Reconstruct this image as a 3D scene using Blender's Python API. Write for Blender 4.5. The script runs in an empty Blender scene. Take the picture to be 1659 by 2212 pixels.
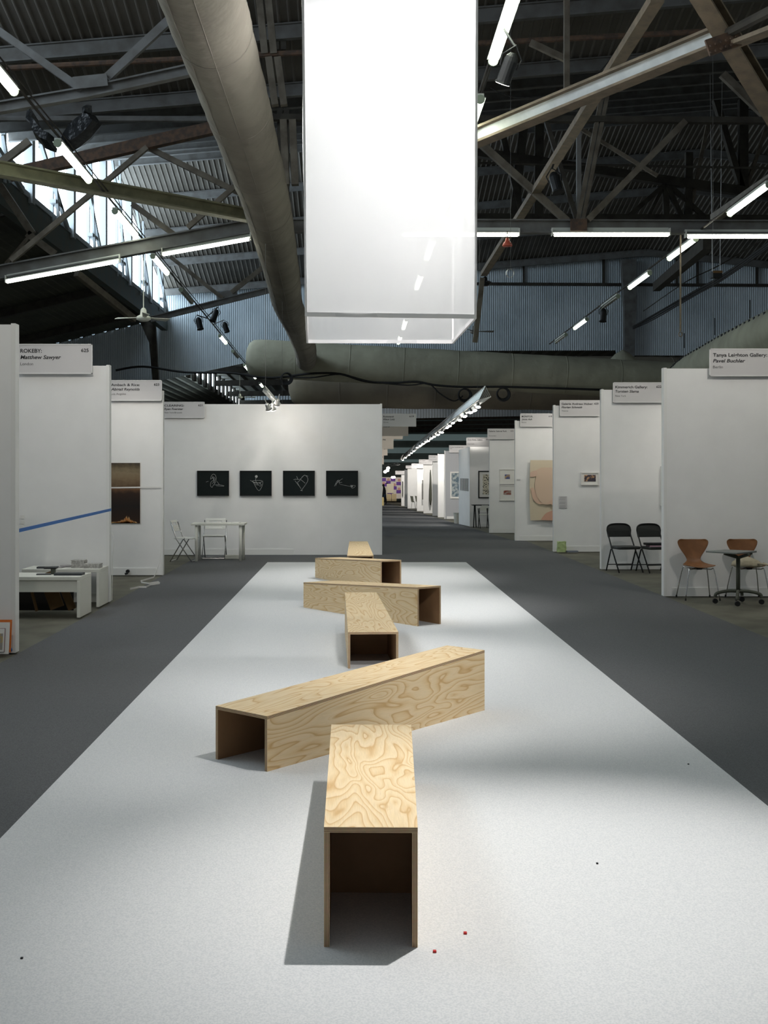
import bpy, bmesh, math, random
from mathutils import Vector, Matrix
random.seed(7)
S = bpy.context.scene
COL = S.collection
# ------------------------------------------------------------------ camera
F = 2480.0; CX = 766.0; CY = 1020.0; H = 1.6
cam_d = bpy.data.cameras.new('camera'); cam = bpy.data.objects.new('camera', cam_d); COL.objects.link(cam)
cam.location = (0, 0, H); cam.rotation_euler = (math.radians(90), 0, 0)
cam_d.sensor_fit = 'VERTICAL'; cam_d.sensor_height = 36.0; cam_d.lens = F/2212*36
cam_d.shift_x = (829.5-CX)/2212; cam_d.shift_y = -(1106-CY)/2212
cam_d.clip_end = 400
S.camera = cam
# ------------------------------------------------------------------ world, exposure
w = bpy.data.worlds.new('world'); S.world = w; w.use_nodes = True
w.node_tree.nodes['Background'].inputs[0].default_value = (0.86, 0.95, 1.0, 1)
w.node_tree.nodes['Background'].inputs[1].default_value = 0.17
S.view_settings.view_transform = 'Standard'; S.view_settings.look = 'None'
S.view_settings.exposure = 0.0; S.view_settings.gamma = 1.0; S.view_settings.use_curve_mapping = False
# ------------------------------------------------------------------ hall lamps (spotlights on the centre rail) plus unseen fill lights added to brighten
def spot(name, loc, target, power, angle, blend=0.5, col=(1, .97, .92), radius=.06):
    d = bpy.data.lights.new(name, 'SPOT'); d.energy = power; d.spot_size = math.radians(angle)
    d.spot_blend = blend; d.color = col; d.shadow_soft_size = radius
    o = bpy.data.objects.new(name, d); COL.objects.link(o); o.location = loc
    v = Vector(target)-Vector(loc); o.rotation_euler = v.to_track_quat('-Z', 'Y').to_euler()
    return o
def point(name, loc, power, col=(1, 1, 1), radius=.1):
    d = bpy.data.lights.new(name, 'POINT'); d.energy = power; d.color = col; d.shadow_soft_size = radius
    o = bpy.data.objects.new(name, d); COL.objects.link(o); o.location = loc; return o
CARPET_SPOTS = [
    ((1.75, 5.9, 6.3), (.75, 4.35, 0), 1430, 35), ((1.75, 5.9, 6.25), (-.7, 4.3, 0), 360, 40),
    ((1.6, 1.0, 6.4), (.05, 10.3, 0), 1000, 32), ((1.75, 5.3, 6.3), (.8, 8.4, 0), 650, 38), ((1.75, 5.3, 6.2), (-.8, 7.2, 0), 620, 34), ((1.7, 11.9, 5.75), (-.2, 9.8, 0), 500, 40),
    ((1.7, 12.3, 6.2), (.5, 13.8, 0), 1100, 44), ((1.7, 18.0, 6.2), (.2, 17.5, 0), 900, 46)]
for i, (a, b, p, ang) in enumerate(CARPET_SPOTS): spot('carpet_spot', a, b, p, ang, .9, (1, .98, .96))
BOOTH_AND_FILL_SPOTS = [  # lamp cluster first; most others are unseen, added to brighten the walls
    ((-1.55, 21.35, 2.95), (-1.0, 22.3, 2.0), 16, 120), ((-1.55, 20.9, 3.0), (-.4, 22.3, 1.6), 22, 100), ((-1.5, 19.6, 3.3), (-2.4, 22.3, 1.6), 45, 90),
    ((6.3, 21.6, 3.4), (4.9, 23.2, 2.0), 60, 90), ((5.6, 25.2, 3.4), (5.0, 26.9, 2.0), 70, 90),
    ((5.6, 17.3, 3.4), (6.0, 19.0, 1.6), 40, 90), ((-3.4, 16.5, 3.3), (-3.6, 17.9, 1.4), 30, 90),
    ((-2.9, 12.0, 4.0), (-3.6, 14.2, 1.2), 70, 100), ((-2.4, 7.4, 4.3), (-3.3, 10.2, 1.3), 90, 90), ((-2.9, 15.9, 4.0), (-3.5, 17.9, 1.3), 50, 100),
    ((5.0, 12.2, 4.4), (5.2, 14.86, 1.3), 115, 100), ((4.6, 16.6, 4.2), (5.0, 19.0, 1.2), 75, 100), ((4.5, 20.9, 4.0), (4.6, 23.2, 1.2), 55, 100),
    ((4.3, 24.8, 4.0), (4.4, 26.9, 1.3), 40, 100), ((4.3, 29.4, 4.0), (4.4, 31.9, 1.2), 70, 100), ((4.6, 34.6, 4.0), (4.8, 37.3, 1.2), 50, 100),
    ((-.8, 18.6, 4.3), (-1.2, 22.3, 1.2), 85, 100), ((3.4, 110, 4.0), (3.6, 118, -.3), 1500, 80), ((2.5, 84, 5), (3.5, 98, -1), 900, 90), ((2.4, 38.6, 3.6), (3.75, 38.8, 1.6), 55, 90), ((2.9, 44.0, 3.8), (4.2, 47.8, 1.0), 120, 100), ((2.7, 50, 3.6), (3.9, 54, .8), 130, 110), ((2.7, 57, 3.4), (3.8, 60, .8), 130, 110), ((2.7, 63, 3.2), (3.8, 67, .6), 150, 110), ((2.7, 72, 3.0), (3.8, 77, .5), 180, 110)]
for i, (a, b, p, ang) in enumerate(BOOTH_AND_FILL_SPOTS): spot('booth_and_fill_spot', a, b, p, ang, .8, (1, .93, .85), .04)
point('banner_lamp_and_fill', (.33, 12.1, 6.6), 150, (1, 1, 1), .15)
point('banner_lamp_and_fill', (.5, 12.1, 5.2), 50, (1, 1, 1), .15)  # added fill, brightens the middle of the cloth
point('banner_lamp_and_fill', (.35, 12.0, 3.9), 26, (1, .98, .98), .2)  # added fill, brightens the lower part of the cloth

# ------------------------------------------------------------------ helpers
def P(px, py, Y): return Vector(((px-CX)*Y/F, Y, H-(py-CY)*Y/F))
SL = .0165; YK = 27.0
def fz(Y): return 0.0 if Y <= YK else -SL*(Y-YK)
def crown(X): return .083*(X+9.8) if X < 14.6 else .083*24.4-.1*(X-14.6)
RB = [(4, 15.86), (26, 9.7), (45, 14.0), (58.2, 10.6)]
def rbase(Y):
    for (a, za), (b, zb) in zip(RB, RB[1:]):
        if Y <= b: return za+(zb-za)*(Y-a)/(b-a)
    return RB[-1][1]
def roofz(X, Y): return rbase(Y)+crown(X)

def mat(name, col, rough=.7, metal=0.0, noise=None, bump=None, emit=None, spec=.3):
    m = bpy.data.materials.new(name); m.use_nodes = True; nt = m.node_tree; b = nt.nodes['Principled BSDF']
    b.inputs['Base Color'].default_value = (*col, 1); b.inputs['Roughness'].default_value = rough
    b.inputs['Metallic'].default_value = metal; b.inputs['Specular IOR Level'].default_value = spec
    if noise or bump:
        tc = nt.nodes.new('ShaderNodeTexCoord')
    if noise:   # (scale, col2, lo, hi)
        n = nt.nodes.new('ShaderNodeTexNoise'); n.inputs['Scale'].default_value = noise[0]; n.inputs['Detail'].default_value = 4
        nt.links.new(tc.outputs['Object'], n.inputs['Vector'])
        r = nt.nodes.new('ShaderNodeMapRange'); r.inputs[1].default_value = noise[2]; r.inputs[2].default_value = noise[3]
        nt.links.new(n.outputs['Fac'], r.inputs[0])
        mx = nt.nodes.new('ShaderNodeMix'); mx.data_type = 'RGBA'; mx.inputs[6].default_value = (*col, 1); mx.inputs[7].default_value = (*noise[1], 1)
        nt.links.new(r.outputs[0], mx.inputs[0]); nt.links.new(mx.outputs[2], b.inputs['Base Color'])
    if bump:
        n2 = nt.nodes.new('ShaderNodeTexNoise'); n2.inputs['Scale'].default_value = bump[0]; n2.inputs['Detail'].default_value = 3
        nt.links.new(tc.outputs['Object'], n2.inputs['Vector'])
        bp = nt.nodes.new('ShaderNodeBump'); bp.inputs['Strength'].default_value = bump[1]; bp.inputs['Distance'].default_value = bump[2]
        nt.links.new(n2.outputs['Fac'], bp.inputs['Height']); nt.links.new(bp.outputs['Normal'], b.inputs['Normal'])
    if emit:
        b.inputs['Emission Color'].default_value = (*emit[0], 1); b.inputs['Emission Strength'].default_value = emit[1]
    return m

M = {}
M['wall'] = mat('booth_wall_paint', (.80, .80, .79), .6, noise=(3, (.77, .77, .76), .35, .65), bump=(60, .04, .002))
M['wall_trim'] = mat('booth_trim_paint', (.76, .76, .74), .5)
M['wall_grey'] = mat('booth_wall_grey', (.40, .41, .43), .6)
M['light_carpet'] = mat('light_felt', (.66, .66, .66), .95, noise=(150, (.56, .57, .58), .40, .62), bump=(260, .35, .003), spec=.05)
M['dark_carpet'] = mat('dark_carpet', (.135, .137, .140), .95, noise=(150, (.10, .102, .105), .4, .62), bump=(200, .3, .003), spec=.05)
M['concrete'] = mat('raw_floor', (.13, .125, .095), .8, noise=(2.2, (.085, .08, .06), .4, .7), bump=(20, .2, .01))
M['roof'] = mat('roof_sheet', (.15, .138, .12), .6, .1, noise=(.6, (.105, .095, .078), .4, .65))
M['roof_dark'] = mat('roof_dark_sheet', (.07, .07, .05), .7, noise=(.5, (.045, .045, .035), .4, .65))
M['blue_wall'] = mat('gable_sheet', (.60, .66, .70), .45, .15, noise=(.35, (.46, .52, .56), .4, .65))
M['steel'] = mat('roof_steel', (.16, .14, .11), .6, .2, noise=(4, (.10, .085, .065), .4, .65))
M['steel_grey'] = mat('roof_steel_grey', (.16, .16, .155), .6, .2, noise=(3, (.11, .105, .095), .4, .7))
M['steel_dark'] = mat('roof_steel_dark', (.055, .05, .04), .7, .2, noise=(3, (.035, .03, .025), .4, .65))
M['rust'] = mat('rusty_pipe', (.12, .075, .05), .8, noise=(9, (.07, .05, .04), .4, .6))
M['brown_steel'] = mat('primed_brown_steel', (.21, .165, .115), .7, noise=(6, (.15, .12, .085), .4, .65), bump=(30, .2, .01))
M['green_lit_steel'] = mat('green_lit_steel', (.27, .26, .16), .65, noise=(5, (.20, .19, .12), .4, .65))  # olive base colour carries the green light of the tubes
M['silver_paint'] = mat('painted_steel', (.42, .43, .42), .5, .2, noise=(5, (.36, .37, .36), .4, .65))
M['duct'] = mat('fabric_duct', (.27, .245, .20), .9, noise=(1.3, (.225, .20, .165), .35, .65), bump=(2.6, .6, .09), spec=.1)
M['duct2'] = mat('fabric_duct_green', (.37, .36, .27), .9, noise=(.9, (.30, .29, .22), .35, .65), bump=(1.8, .5, .1), spec=.1)
M['duct3'] = mat('fabric_duct_brown', (.24, .215, .165), .9, noise=(.9, (.20, .175, .14), .35, .65), bump=(1.8, .4, .1), spec=.1)
M['seam'] = mat('duct_seam', (.225, .20, .165), .9)
M['black'] = mat('black_metal', (.012, .013, .014), .5)
M['rubber'] = mat('black_rubber', (.014, .014, .014), .7)
M['chrome'] = mat('chrome', (.62, .62, .62), .25, 1.0)
M['white_plastic'] = mat('white_plastic', (.72, .72, .68), .4)
M['offwhite'] = mat('white_enamel', (.66, .66, .60), .5)
M['reflector'] = mat('lamp_reflector', (.55, .57, .52), .4)
M['alu'] = mat('aluminium', (.62, .62, .60), .35, .8)
M['walnut'] = mat('walnut_veneer', (.22, .10, .04), .45, noise=(7, (.17, .075, .03), .4, .6))
M['table_grey'] = mat('grey_table', (.17, .18, .17), .4)
M['olive_metal'] = mat('olive_grey_metal', (.075, .08, .06), .5)
M['vinyl'] = mat('black_vinyl', (.022, .024, .022), .45)
M['bag'] = mat('canvas_bag', (.42, .37, .27), .9, bump=(12, .6, .02))
M['tarp'] = mat('black_tarp', (.012, .014, .016), .28, bump=(5, .7, .06))
M['sign'] = mat('sign_board', (.56, .55, .55), .5)
M['sign_frame'] = mat('sign_frame', (.66, .66, .65), .4)
M['ink'] = mat('sign_ink', (.035, .035, .037), .6)
M['ink_grey'] = mat('sign_ink_grey', (.12, .12, .12), .6)
M['paper'] = mat('paper', (.74, .73, .70), .8)
M['cardboard'] = mat('cardboard', (.20, .12, .055), .9, noise=(3, (.16, .09, .04), .4, .6))
M['blue_tape'] = mat('blue_tape', (.05, .17, .48), .6)
M['orange'] = mat('orange_card', (.62, .16, .03), .6)
M['frame_black'] = mat('black_frame', (.012, .012, .012), .4)
M['frame_white'] = mat('white_frame', (.74, .73, .69), .5)
M['mat_board'] = mat('mat_board', (.76, .75, .71), .7)
M['photo_black'] = mat('photo_black', (.006, .010, .010), .25)
M['figure'] = mat('photo_figure', (.34, .35, .34), .5)
M['green_paper'] = mat('green_paper', (.42, .52, .24), .8, bump=(14, 1, .03))
M['red_plastic'] = mat('red_shade', (.50, .10, .06), .5)
M['far_wall'] = mat('far_sheet', (.16, .20, .185), .6, noise=(.3, (.10, .13, .12), .4, .65))
M['far_panel'] = mat('far_translucent_panel', (.35, .45, .45), .6, emit=((.45, .62, .62), .10))
M['bench_wood'] = mat('pale_wood', (.33, .27, .16), .6)
M['skin'] = mat('skin', (.45, .28, .2), .6)
M['coat'] = mat('dark_coat', (.01, .011, .015), .8)
M['jeans'] = mat('blue_jeans', (.02, .05, .1), .8)
M['hair'] = mat('dark_hair', (.01, .008, .006), .7)
M['yellow_card'] = mat('pale_yellow_box', (.62, .5, .22), .7)
M['tube'] = mat('lit_tube', (1, 1, 1), .5, emit=((.93, 1.0, .84), 20))
M['tube_warm'] = mat('lit_warm_tube', (1, 1, 1), .5, emit=((1.0, 1.0, .86), 20))
M['cap_glass'] = mat('greenish_cap', (.25, .30, .22), .3)
M['tube_off'] = mat('unlit_tube', (.45, .45, .40), .4)
M['lamp_glow'] = mat('lamp_glow', (1, 1, 1), .5, emit=((1.0, .93, .82), 30))
M['pane'] = mat('clerestory_pane', (.8, .85, .9), .6, emit=((.72, .87, 1.0), 9.0))
M['pane_front'] = mat('dim_clerestory_pane', (.8, .85, .9), .6, emit=((.75, .88, 1.0), 6.0))
M['window_steel'] = mat('window_steel', (.26, .28, .29), .6, .2)

def ply_material():
    m = bpy.data.materials.new('plywood_face'); m.use_nodes = True; nt = m.node_tree; b = nt.nodes['Principled BSDF']
    N = nt.nodes.new; L = nt.links.new
    uv = N('ShaderNodeUVMap'); uv.uv_map = 'UVMap'
    oi = N('ShaderNodeObjectInfo')
    mp = N('ShaderNodeMapping'); mp.inputs['Scale'].default_value = (5.2, 1.15, 1)
    L(uv.outputs[0], mp.inputs[0])
    cmb = N('ShaderNodeCombineXYZ'); mm = N('ShaderNodeMath'); mm.operation = 'MULTIPLY'; mm.inputs[1].default_value = 53
    L(oi.outputs['Random'], mm.inputs[0])
    for k in (0, 1): L(mm.outputs[0], cmb.inputs[k])
    ad = N('ShaderNodeVectorMath'); ad.operation = 'ADD'; L(mp.outputs[0], ad.inputs[0]); L(cmb.outputs[0], ad.inputs[1])
    n = N('ShaderNodeTexNoise'); n.inputs['Scale'].default_value = .85; n.inputs['Detail'].default_value = 2.2; n.inputs['Roughness'].default_value = .45
    n.inputs['Distortion'].default_value = .35
    L(ad.outputs[0], n.inputs['Vector'])
    k = N('ShaderNodeMath'); k.operation = 'MULTIPLY'; k.inputs[1].default_value = 19.0; L(n.outputs['Fac'], k.inputs[0])
    fr = N('ShaderNodeMath'); fr.operation = 'FRACT'; L(k.outputs[0], fr.inputs[0])
    rp = N('ShaderNodeValToRGB'); cr = rp.color_ramp
    cr.elements[0].position = 0; cr.elements[0].color = (.76, .60, .385, 1)
    cr.elements[1].position = 1; cr.elements[1].color = (.74, .56, .34, 1)
    for pos, c in ((.40, (.74, .575, .35, 1)), (.70, (.69, .50, .275, 1)), (.84, (.57, .36, .16, 1)), (.92, (.74, .575, .355, 1))):
        e = cr.elements.new(pos); e.color = c
    L(fr.outputs[0], rp.inputs[0])
    mp2 = N('ShaderNodeMapping'); mp2.inputs['Scale'].default_value = (240, 9, 1); L(uv.outputs[0], mp2.inputs[0])
    n3 = N('ShaderNodeTexNoise'); n3.inputs['Scale'].default_value = 1; n3.inputs['Detail'].default_value = 2; L(mp2.outputs[0], n3.inputs['Vector'])
    r3 = N('ShaderNodeMapRange'); r3.inputs[1].default_value = .3; r3.inputs[2].default_value = .7; r3.inputs[3].default_value = .93; r3.inputs[4].default_value = 1.04
    L(n3.outputs['Fac'], r3.inputs[0])
    mx = N('ShaderNodeVectorMath'); mx.operation = 'SCALE'; L(rp.outputs[0], mx.inputs[0]); L(r3.outputs[0], mx.inputs['Scale'])
    L(mx.outputs[0], b.inputs['Base Color'])
    b.inputs['Roughness'].default_value = .55; b.inputs['Specular IOR Level'].default_value = .25
    return m
def edge_material():
    m = bpy.data.materials.new('plywood_edge'); m.use_nodes = True; nt = m.node_tree; b = nt.nodes['Principled BSDF']
    N = nt.nodes.new; L = nt.links.new
    uv = N('ShaderNodeUVMap'); uv.uv_map = 'UVMap'; sx = N('ShaderNodeSeparateXYZ'); L(uv.outputs[0], sx.inputs[0])
    k = N('ShaderNodeMath'); k.operation = 'MULTIPLY'; k.inputs[1].default_value = 3.5; L(sx.outputs['Y'], k.inputs[0])
    fr = N('ShaderNodeMath'); fr.operation = 'FRACT'; L(k.outputs[0], fr.inputs[0])
    rp = N('ShaderNodeValToRGB'); cr = rp.color_ramp; cr.interpolation = 'CONSTANT'
    cr.elements[0].position = 0; cr.elements[0].color = (.66, .48, .29, 1)
    cr.elements[1].position = .55; cr.elements[1].color = (.20, .11, .06, 1)
    L(fr.outputs[0], rp.inputs[0])
    n = N('ShaderNodeTexNoise'); n.inputs['Scale'].default_value = 60; tc = N('ShaderNodeTexCoord'); L(tc.outputs['Object'], n.inputs['Vector'])
    mx = N('ShaderNodeMix'); mx.data_type = 'RGBA'; mx.blend_type = 'MULTIPLY'; mx.inputs[0].default_value = .25
    L(rp.outputs[0], mx.inputs[6]); L(n.outputs['Color'], mx.inputs[7]); L(mx.outputs[2], b.inputs['Base Color'])
    b.inputs['Roughness'].default_value = .8
    return m
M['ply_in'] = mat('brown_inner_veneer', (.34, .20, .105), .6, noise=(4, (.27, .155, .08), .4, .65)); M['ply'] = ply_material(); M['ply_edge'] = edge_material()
def banner_material():
    m = bpy.data.materials.new('sheer_white_cloth'); m.use_nodes = True; nt = m.node_tree
    for n in list(nt.nodes): nt.nodes.remove(n)
    N = nt.nodes.new; L = nt.links.new
    out = N('ShaderNodeOutputMaterial'); t = N('ShaderNodeBsdfTranslucent'); t.inputs[0].default_value = (.95, .95, .95, 1)
    d = N('ShaderNodeBsdfDiffuse'); d.inputs[0].default_value = (.93, .92, .92, 1); tr = N('ShaderNodeBsdfTransparent')
    a = N('ShaderNodeMixShader'); a.inputs[0].default_value = .5; L(t.outputs[0], a.inputs[1]); L(d.outputs[0], a.inputs[2])
    c = N('ShaderNodeMixShader'); c.inputs[0].default_value = .22; L(a.outputs[0], c.inputs[1]); L(tr.outputs[0], c.inputs[2])
    tc = N('ShaderNodeTexCoord'); wv = N('ShaderNodeTexNoise'); wv.inputs['Scale'].default_value = 2.2
    mp = N('ShaderNodeMapping'); mp.inputs['Scale'].default_value = (1.6, 1.6, .5); L(tc.outputs['Object'], mp.inputs[0]); L(mp.outputs[0], wv.inputs['Vector'])
    bp = N('ShaderNodeBump'); bp.inputs['Strength'].default_value = .5; bp.inputs['Distance'].default_value = .05; L(wv.outputs['Fac'], bp.inputs['Height'])
    L(bp.outputs[0], t.inputs['Normal']); L(bp.outputs[0], d.inputs['Normal'])
    L(c.outputs[0], out.inputs[0]); return m
M['cloth'] = banner_material()
M['hem'] = mat('banner_hem', (.85, .83, .83), .8)

class MB:
    def __init__(s): s.v = []; s.f = []; s.mi = []; s.uv = {}
    def add(s, vs, fs, mi=0, uvs=None):
        o = len(s.v); s.v += [Vector(v) for v in vs]
        for k, f in enumerate(fs):
            if uvs: s.uv[len(s.f)] = uvs[k]
            s.f.append([i+o for i in f]); s.mi.append(mi)
        return s
    def box(s, c, size, rot=None, mi=0):
        hx, hy, hz = [d/2 for d in size]; R = rot or Matrix.Identity(3); c = Vector(c)
        vs = [c+R@Vector((x, y, z)) for z in (-hz, hz) for y in (-hy, hy) for x in (-hx, hx)]
        return s.add(vs, [(0, 2, 3, 1), (4, 5, 7, 6), (0, 1, 5, 4), (2, 6, 7, 3), (0, 4, 6, 2), (1, 3, 7, 5)], mi)
    def beam(s, p, q, w_, h_, mi=0, up=(0, 0, 1)):
        p = Vector(p); q = Vector(q); d = q-p; L = d.length; d.normalize(); up = Vector(up)
        if abs(d.dot(up)) > .98: up = Vector((0, 1, 0))
        x = d.cross(up).normalized(); z = x.cross(d).normalized()
        R = Matrix((x, d, z)).transposed()
        return s.box((p+q)/2, (w_, L, h_), R, mi)
    def ibeam(s, p, q, w_, h_, t=.03, mi=0):     # channel with web and two flanges
        p = Vector(p); q = Vector(q); d = (q-p).normalized(); up = Vector((0, 0, 1))
        if abs(d.dot(up)) > .98: up = Vector((0, 1, 0))
        x = d.cross(up).normalized(); z = x.cross(d).normalized()
        s.beam(p, q, t, h_, mi); s.beam(p+z*h_/2, q+z*h_/2, w_, t, mi); s.beam(p-z*h_/2, q-z*h_/2, w_, t, mi); return s
    def tube(s, pts, r, n=8, mi=0, cap=True):
        pts = [Vector(p) for p in pts]; rs = r if isinstance(r, (list, tuple)) else [r]*len(pts)
        o = len(s.v); prev = None
        for i, p in enumerate(pts):
            a = pts[max(i-1, 0)]; b = pts[min(i+1, len(pts)-1)]; d = (b-a).normalized()
            if prev is None:
                up = Vector((0, 0, 1)) if abs(d.z) < .95 else Vector((0, 1, 0)); x = d.cross(up).normalized()
            else:
                x = (prev-d*prev.dot(d)).normalized()
            prev = x; y = d.cross(x)
            for k in range(n):
                t = 2*math.pi*k/n; s.v.append(p+(x*math.cos(t)+y*math.sin(t))*rs[i])
        for i in range(len(pts)-1):
            for k in range(n):
                a = o+i*n+k; b = o+i*n+(k+1) % n; s.f.append([a, b, b+n, a+n]); s.mi.append(mi)
        if cap:
            s.f.append([o+k for k in range(n)][::-1]); s.mi.append(mi)
            s.f.append([o+(len(pts)-1)*n+k for k in range(n)]); s.mi.append(mi)
        return s
    def lathe(s, c, prof, n=16, axis='z', rot=None, mi=0):
        c = Vector(c); R = rot or Matrix.Identity(3); o = len(s.v)
        for (r, h) in prof:
            for k in range(n):
                t = 2*math.pi*k/n; s.v.append(c+R@Vector((r*math.cos(t), r*math.sin(t), h)))
        for i in range(len(prof)-1):
            for k in range(n):
                a = o+i*n+k; b = o+i*n+(k+1) % n; s.f.append([a, b, b+n, a+n]); s.mi.append(mi)
        s.f.append([o+k for k in range(n)][::-1]); s.mi.append(mi)
        s.f.append([o+(len(prof)-1)*n+k for k in range(n)]); s.mi.append(mi)
        return s
    def prism(s, poly, off, mi=0):
        n = len(poly); off = Vector(off); vs = [Vector(p) for p in poly]+[Vector(p)+off for p in poly]
        fs = [list(range(n))[::-1], list(range(n, 2*n))]+[(i, (i+1) % n, (i+1) % n+n, i+n) for i in range(n)]
        return s.add(vs, fs, mi)
    def build(s, name, m, parent=None, smooth=False, bevel=0):
        me = bpy.data.meshes.new(name)
        off = Vector((0, 0, 0)); q = parent; top_ = None
        while q is not None: off = off+q.location; top_ = q; q = q.parent
        if top_ is None or not top_.get('_w'): off = Vector((0, 0, 0))
        me.from_pydata([v-off for v in s.v], [], s.f)
        ms = m if isinstance(m, (list, tuple)) else [m]
        for q in ms: me.materials.append(M[q] if isinstance(q, str) else q)
        me.polygons.foreach_set('material_index', s.mi)
        if s.uv:
            ul = me.uv_layers.new(name='UVMap')
            for fi, us in s.uv.items():
                for li, u in zip(me.polygons[fi].loop_indices, us): ul.data[li].uv = u
        if smooth: me.polygons.foreach_set('use_smooth', [True]*len(s.f))
        me.update()
        bm = bmesh.new(); bm.from_mesh(me); bmesh.ops.recalc_face_normals(bm, faces=bm.faces); bm.to_mesh(me); bm.free()
        o = bpy.data.objects.new(name, me); COL.objects.link(o)
        if parent is not None: o.parent = parent
        if bevel:
            b = o.modifiers.new('bevel', 'BEVEL'); b.width = bevel; b.segments = 2; b.limit_method = 'ANGLE'
        return o
def tag(o, label=None, cat=None, group=None, kind=None):
    if label: o['label'] = label
    if cat: o['category'] = cat
    if group: o['group'] = group
    if kind: o['kind'] = kind
    return o
def thing(name, loc, label, cat, group=None, rz=0, world=True):
    o = bpy.data.objects.new(name, None); COL.objects.link(o); o.location = loc; o.rotation_euler = (0, 0, rz)
    o.empty_display_size = .1
    tag(o, label, cat, group)
    if world: o['_w'] = 1
    return o
def copy_tree(o, parent=None):
    c = o.copy(); COL.objects.link(c)
    if parent is not None: c.parent = parent
    for ch in list(o.children): copy_tree(ch, c)
    return c

# ================================================================== SETTING
mb = MB()
ys = [-4, YK, 145]
for a, b in zip(ys, ys[1:]):
    mb.add([(-22, a, fz(a)-.02), (34, a, fz(a)-.02), (34, b, fz(b)-.02), (-22, b, fz(b)-.02)], [(0, 1, 2, 3)])
    mb.add([(-22, a, fz(a)-.2), (34, a, fz(a)-.2), (34, b, fz(b)-.2), (-22, b, fz(b)-.2)], [(3, 2, 1, 0)])
tag(mb.build('floor', 'concrete'), kind='structure')
mb = MB(); mb.add([(-2.98, -4, -.004), (4.0, -4, -.004), (4.0, YK, -.004), (-2.98, YK, -.004)], [(0, 1, 2, 3)])
tag(mb.build('aisle_carpet', 'dark_carpet'), 'dark grey carpet of the near aisle, under the pale carpet', 'carpet')
mb = MB(); mb.add([(-2.98, YK, -.004), (3.72, YK, -.004), (3.2, 117, fz(117)-.004), (-2.98, 117, fz(117)-.004)], [(0, 1, 2, 3)])
tag(mb.build('aisle_carpet', 'dark_carpet'), 'dark grey carpet sloping away down the far aisle', 'carpet')
mb = MB(); mb.box((.215, 8.65, .003), (3.51, 23.3, .012))
tag(mb.build('felt_carpet', 'light_carpet'), 'pale grey felt carpet under the six plywood benches', 'carpet')

# roof sheets: corrugation running along the slope
def corrugated_roof(name, y0, y1, x0, x1, m, pitch=.215, amp=.035, zf=roofz):
    prof = [(0, 0), (.18, 0), (.30, 1), (.42, 1), (.54, 0), (.8, 0)]
    v = []; f = []; n = int((x1-x0)/pitch); cols = []
    for k in range(n):
        for (u, a) in prof: cols.append((x0+(k+u)*pitch, a*amp))
    for (x, a) in cols:
        v.append((x, y0, zf(x, y0)-a)); v.append((x, y1, zf(x, y1)-a))
    for i in range(len(cols)-1): f.append((2*i, 2*i+2, 2*i+3, 2*i+1))
    return tag(MB().add(v, f).build(name, m), kind='structure')
corrugated_roof('ceiling', 6, 26, -9.6, 24, 'roof')
corrugated_roof('ceiling', 26, 45, -9.6, 24, 'roof')
corrugated_roof('ceiling', 45, 58.2, -9.6, 24, 'roof')
def aislez(X, Y): return 9.35+.235*(X+9.9)
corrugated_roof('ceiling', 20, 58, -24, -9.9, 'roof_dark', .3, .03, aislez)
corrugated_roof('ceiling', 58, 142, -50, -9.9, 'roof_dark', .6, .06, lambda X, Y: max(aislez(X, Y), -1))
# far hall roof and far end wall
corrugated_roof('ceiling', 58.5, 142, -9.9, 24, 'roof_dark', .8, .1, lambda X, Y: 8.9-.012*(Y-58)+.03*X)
# hanging gable wall of corrugated sheet
def poly_top(x, pts):
    for (a, za), (b, zb) in zip(pts, pts[1:]):
        if a <= x <= b: return za+(zb-za)*(x-a)/(b-a)
    return pts[-1][1] if x > pts[-1][0] else pts[0][1]
GY = 58.2
def gx(px, py): p = P(px, py, GY); return (p.x, p.z)
top = [gx(-60, 781), gx(115, 741), gx(333, 692), gx(334, 633), gx(1390, 545), gx(1700, 580)]
bot = [gx(-60, 905), gx(368, 818), gx(526, 785), gx(640, 759), gx(1330, 757), gx(1331, 768), gx(1700, 768)]
v = []; f = []; x = top[0][0]; pitch = .108; k = 0
while x < top[-1][0]:
    a = (0, .035, .035, 0)[k % 4]; v += [(x, GY-a, poly_top(x, bot)), (x, GY-a, poly_top(x, top)+.02)]; x += pitch/4; k += 1
for i in range(len(v)//2-1): f.append((2*i, 2*i+2, 2*i+3, 2*i+1))
tag(MB().add(v, f).build('wall_gable', 'blue_wall'), kind='structure')
mb = MB(); mb.box((-4, 142.3, 3), (100, .3, 14)); tag(mb.build('wall_far', 'far_wall'), kind='structure')
# clerestory glazing on the left, X=-9.6: outline between the sill and the roof slopes
def ctop(Y): return roofz(-9.6, Y)-.05
ps = [(-9.62, y, 9.6) for y in (27, 58)]+[(-9.62, y, ctop(y)) for y in (58, 52, 45, 36, 27)]
t = thing('window_1', (-9.6, 27, 9.6), None, None); t['kind'] = 'structure'
MB().add(ps, [tuple(range(len(ps)))]).build('pane', 'pane', t)
mb = MB()
for i, y in enumerate([28.5+2.45*k for k in range(12)]):
    big = i % 2 == 0
    mb.box((-9.46, y, (9.4+ctop(y))/2), (.26 if big else .12, .3 if big else .12, ctop(y)-9.4))
mb.box((-9.5, 42.5, 9.62), (.16, 31, .16))
for y in (30.9, 36, 41, 46, 51, 56): mb.box((-9.35, y, 10.0), (.2, .9, .12))
mb.build('window_frame', 'window_steel', t)
mb = MB()
for y in (29, 34, 39, 44, 49, 54):
    mb.beam((-9.3, y, ctop(y)-.1), (-9.3, y+3.2, 9.5), .1, .16); mb.beam((-9.25, y+1.2, ctop(y+1)-.1), (-9.25, y+1.9, 9.4), .08, .12)
mb.build('window_brace', 'window_steel', t)
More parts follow.
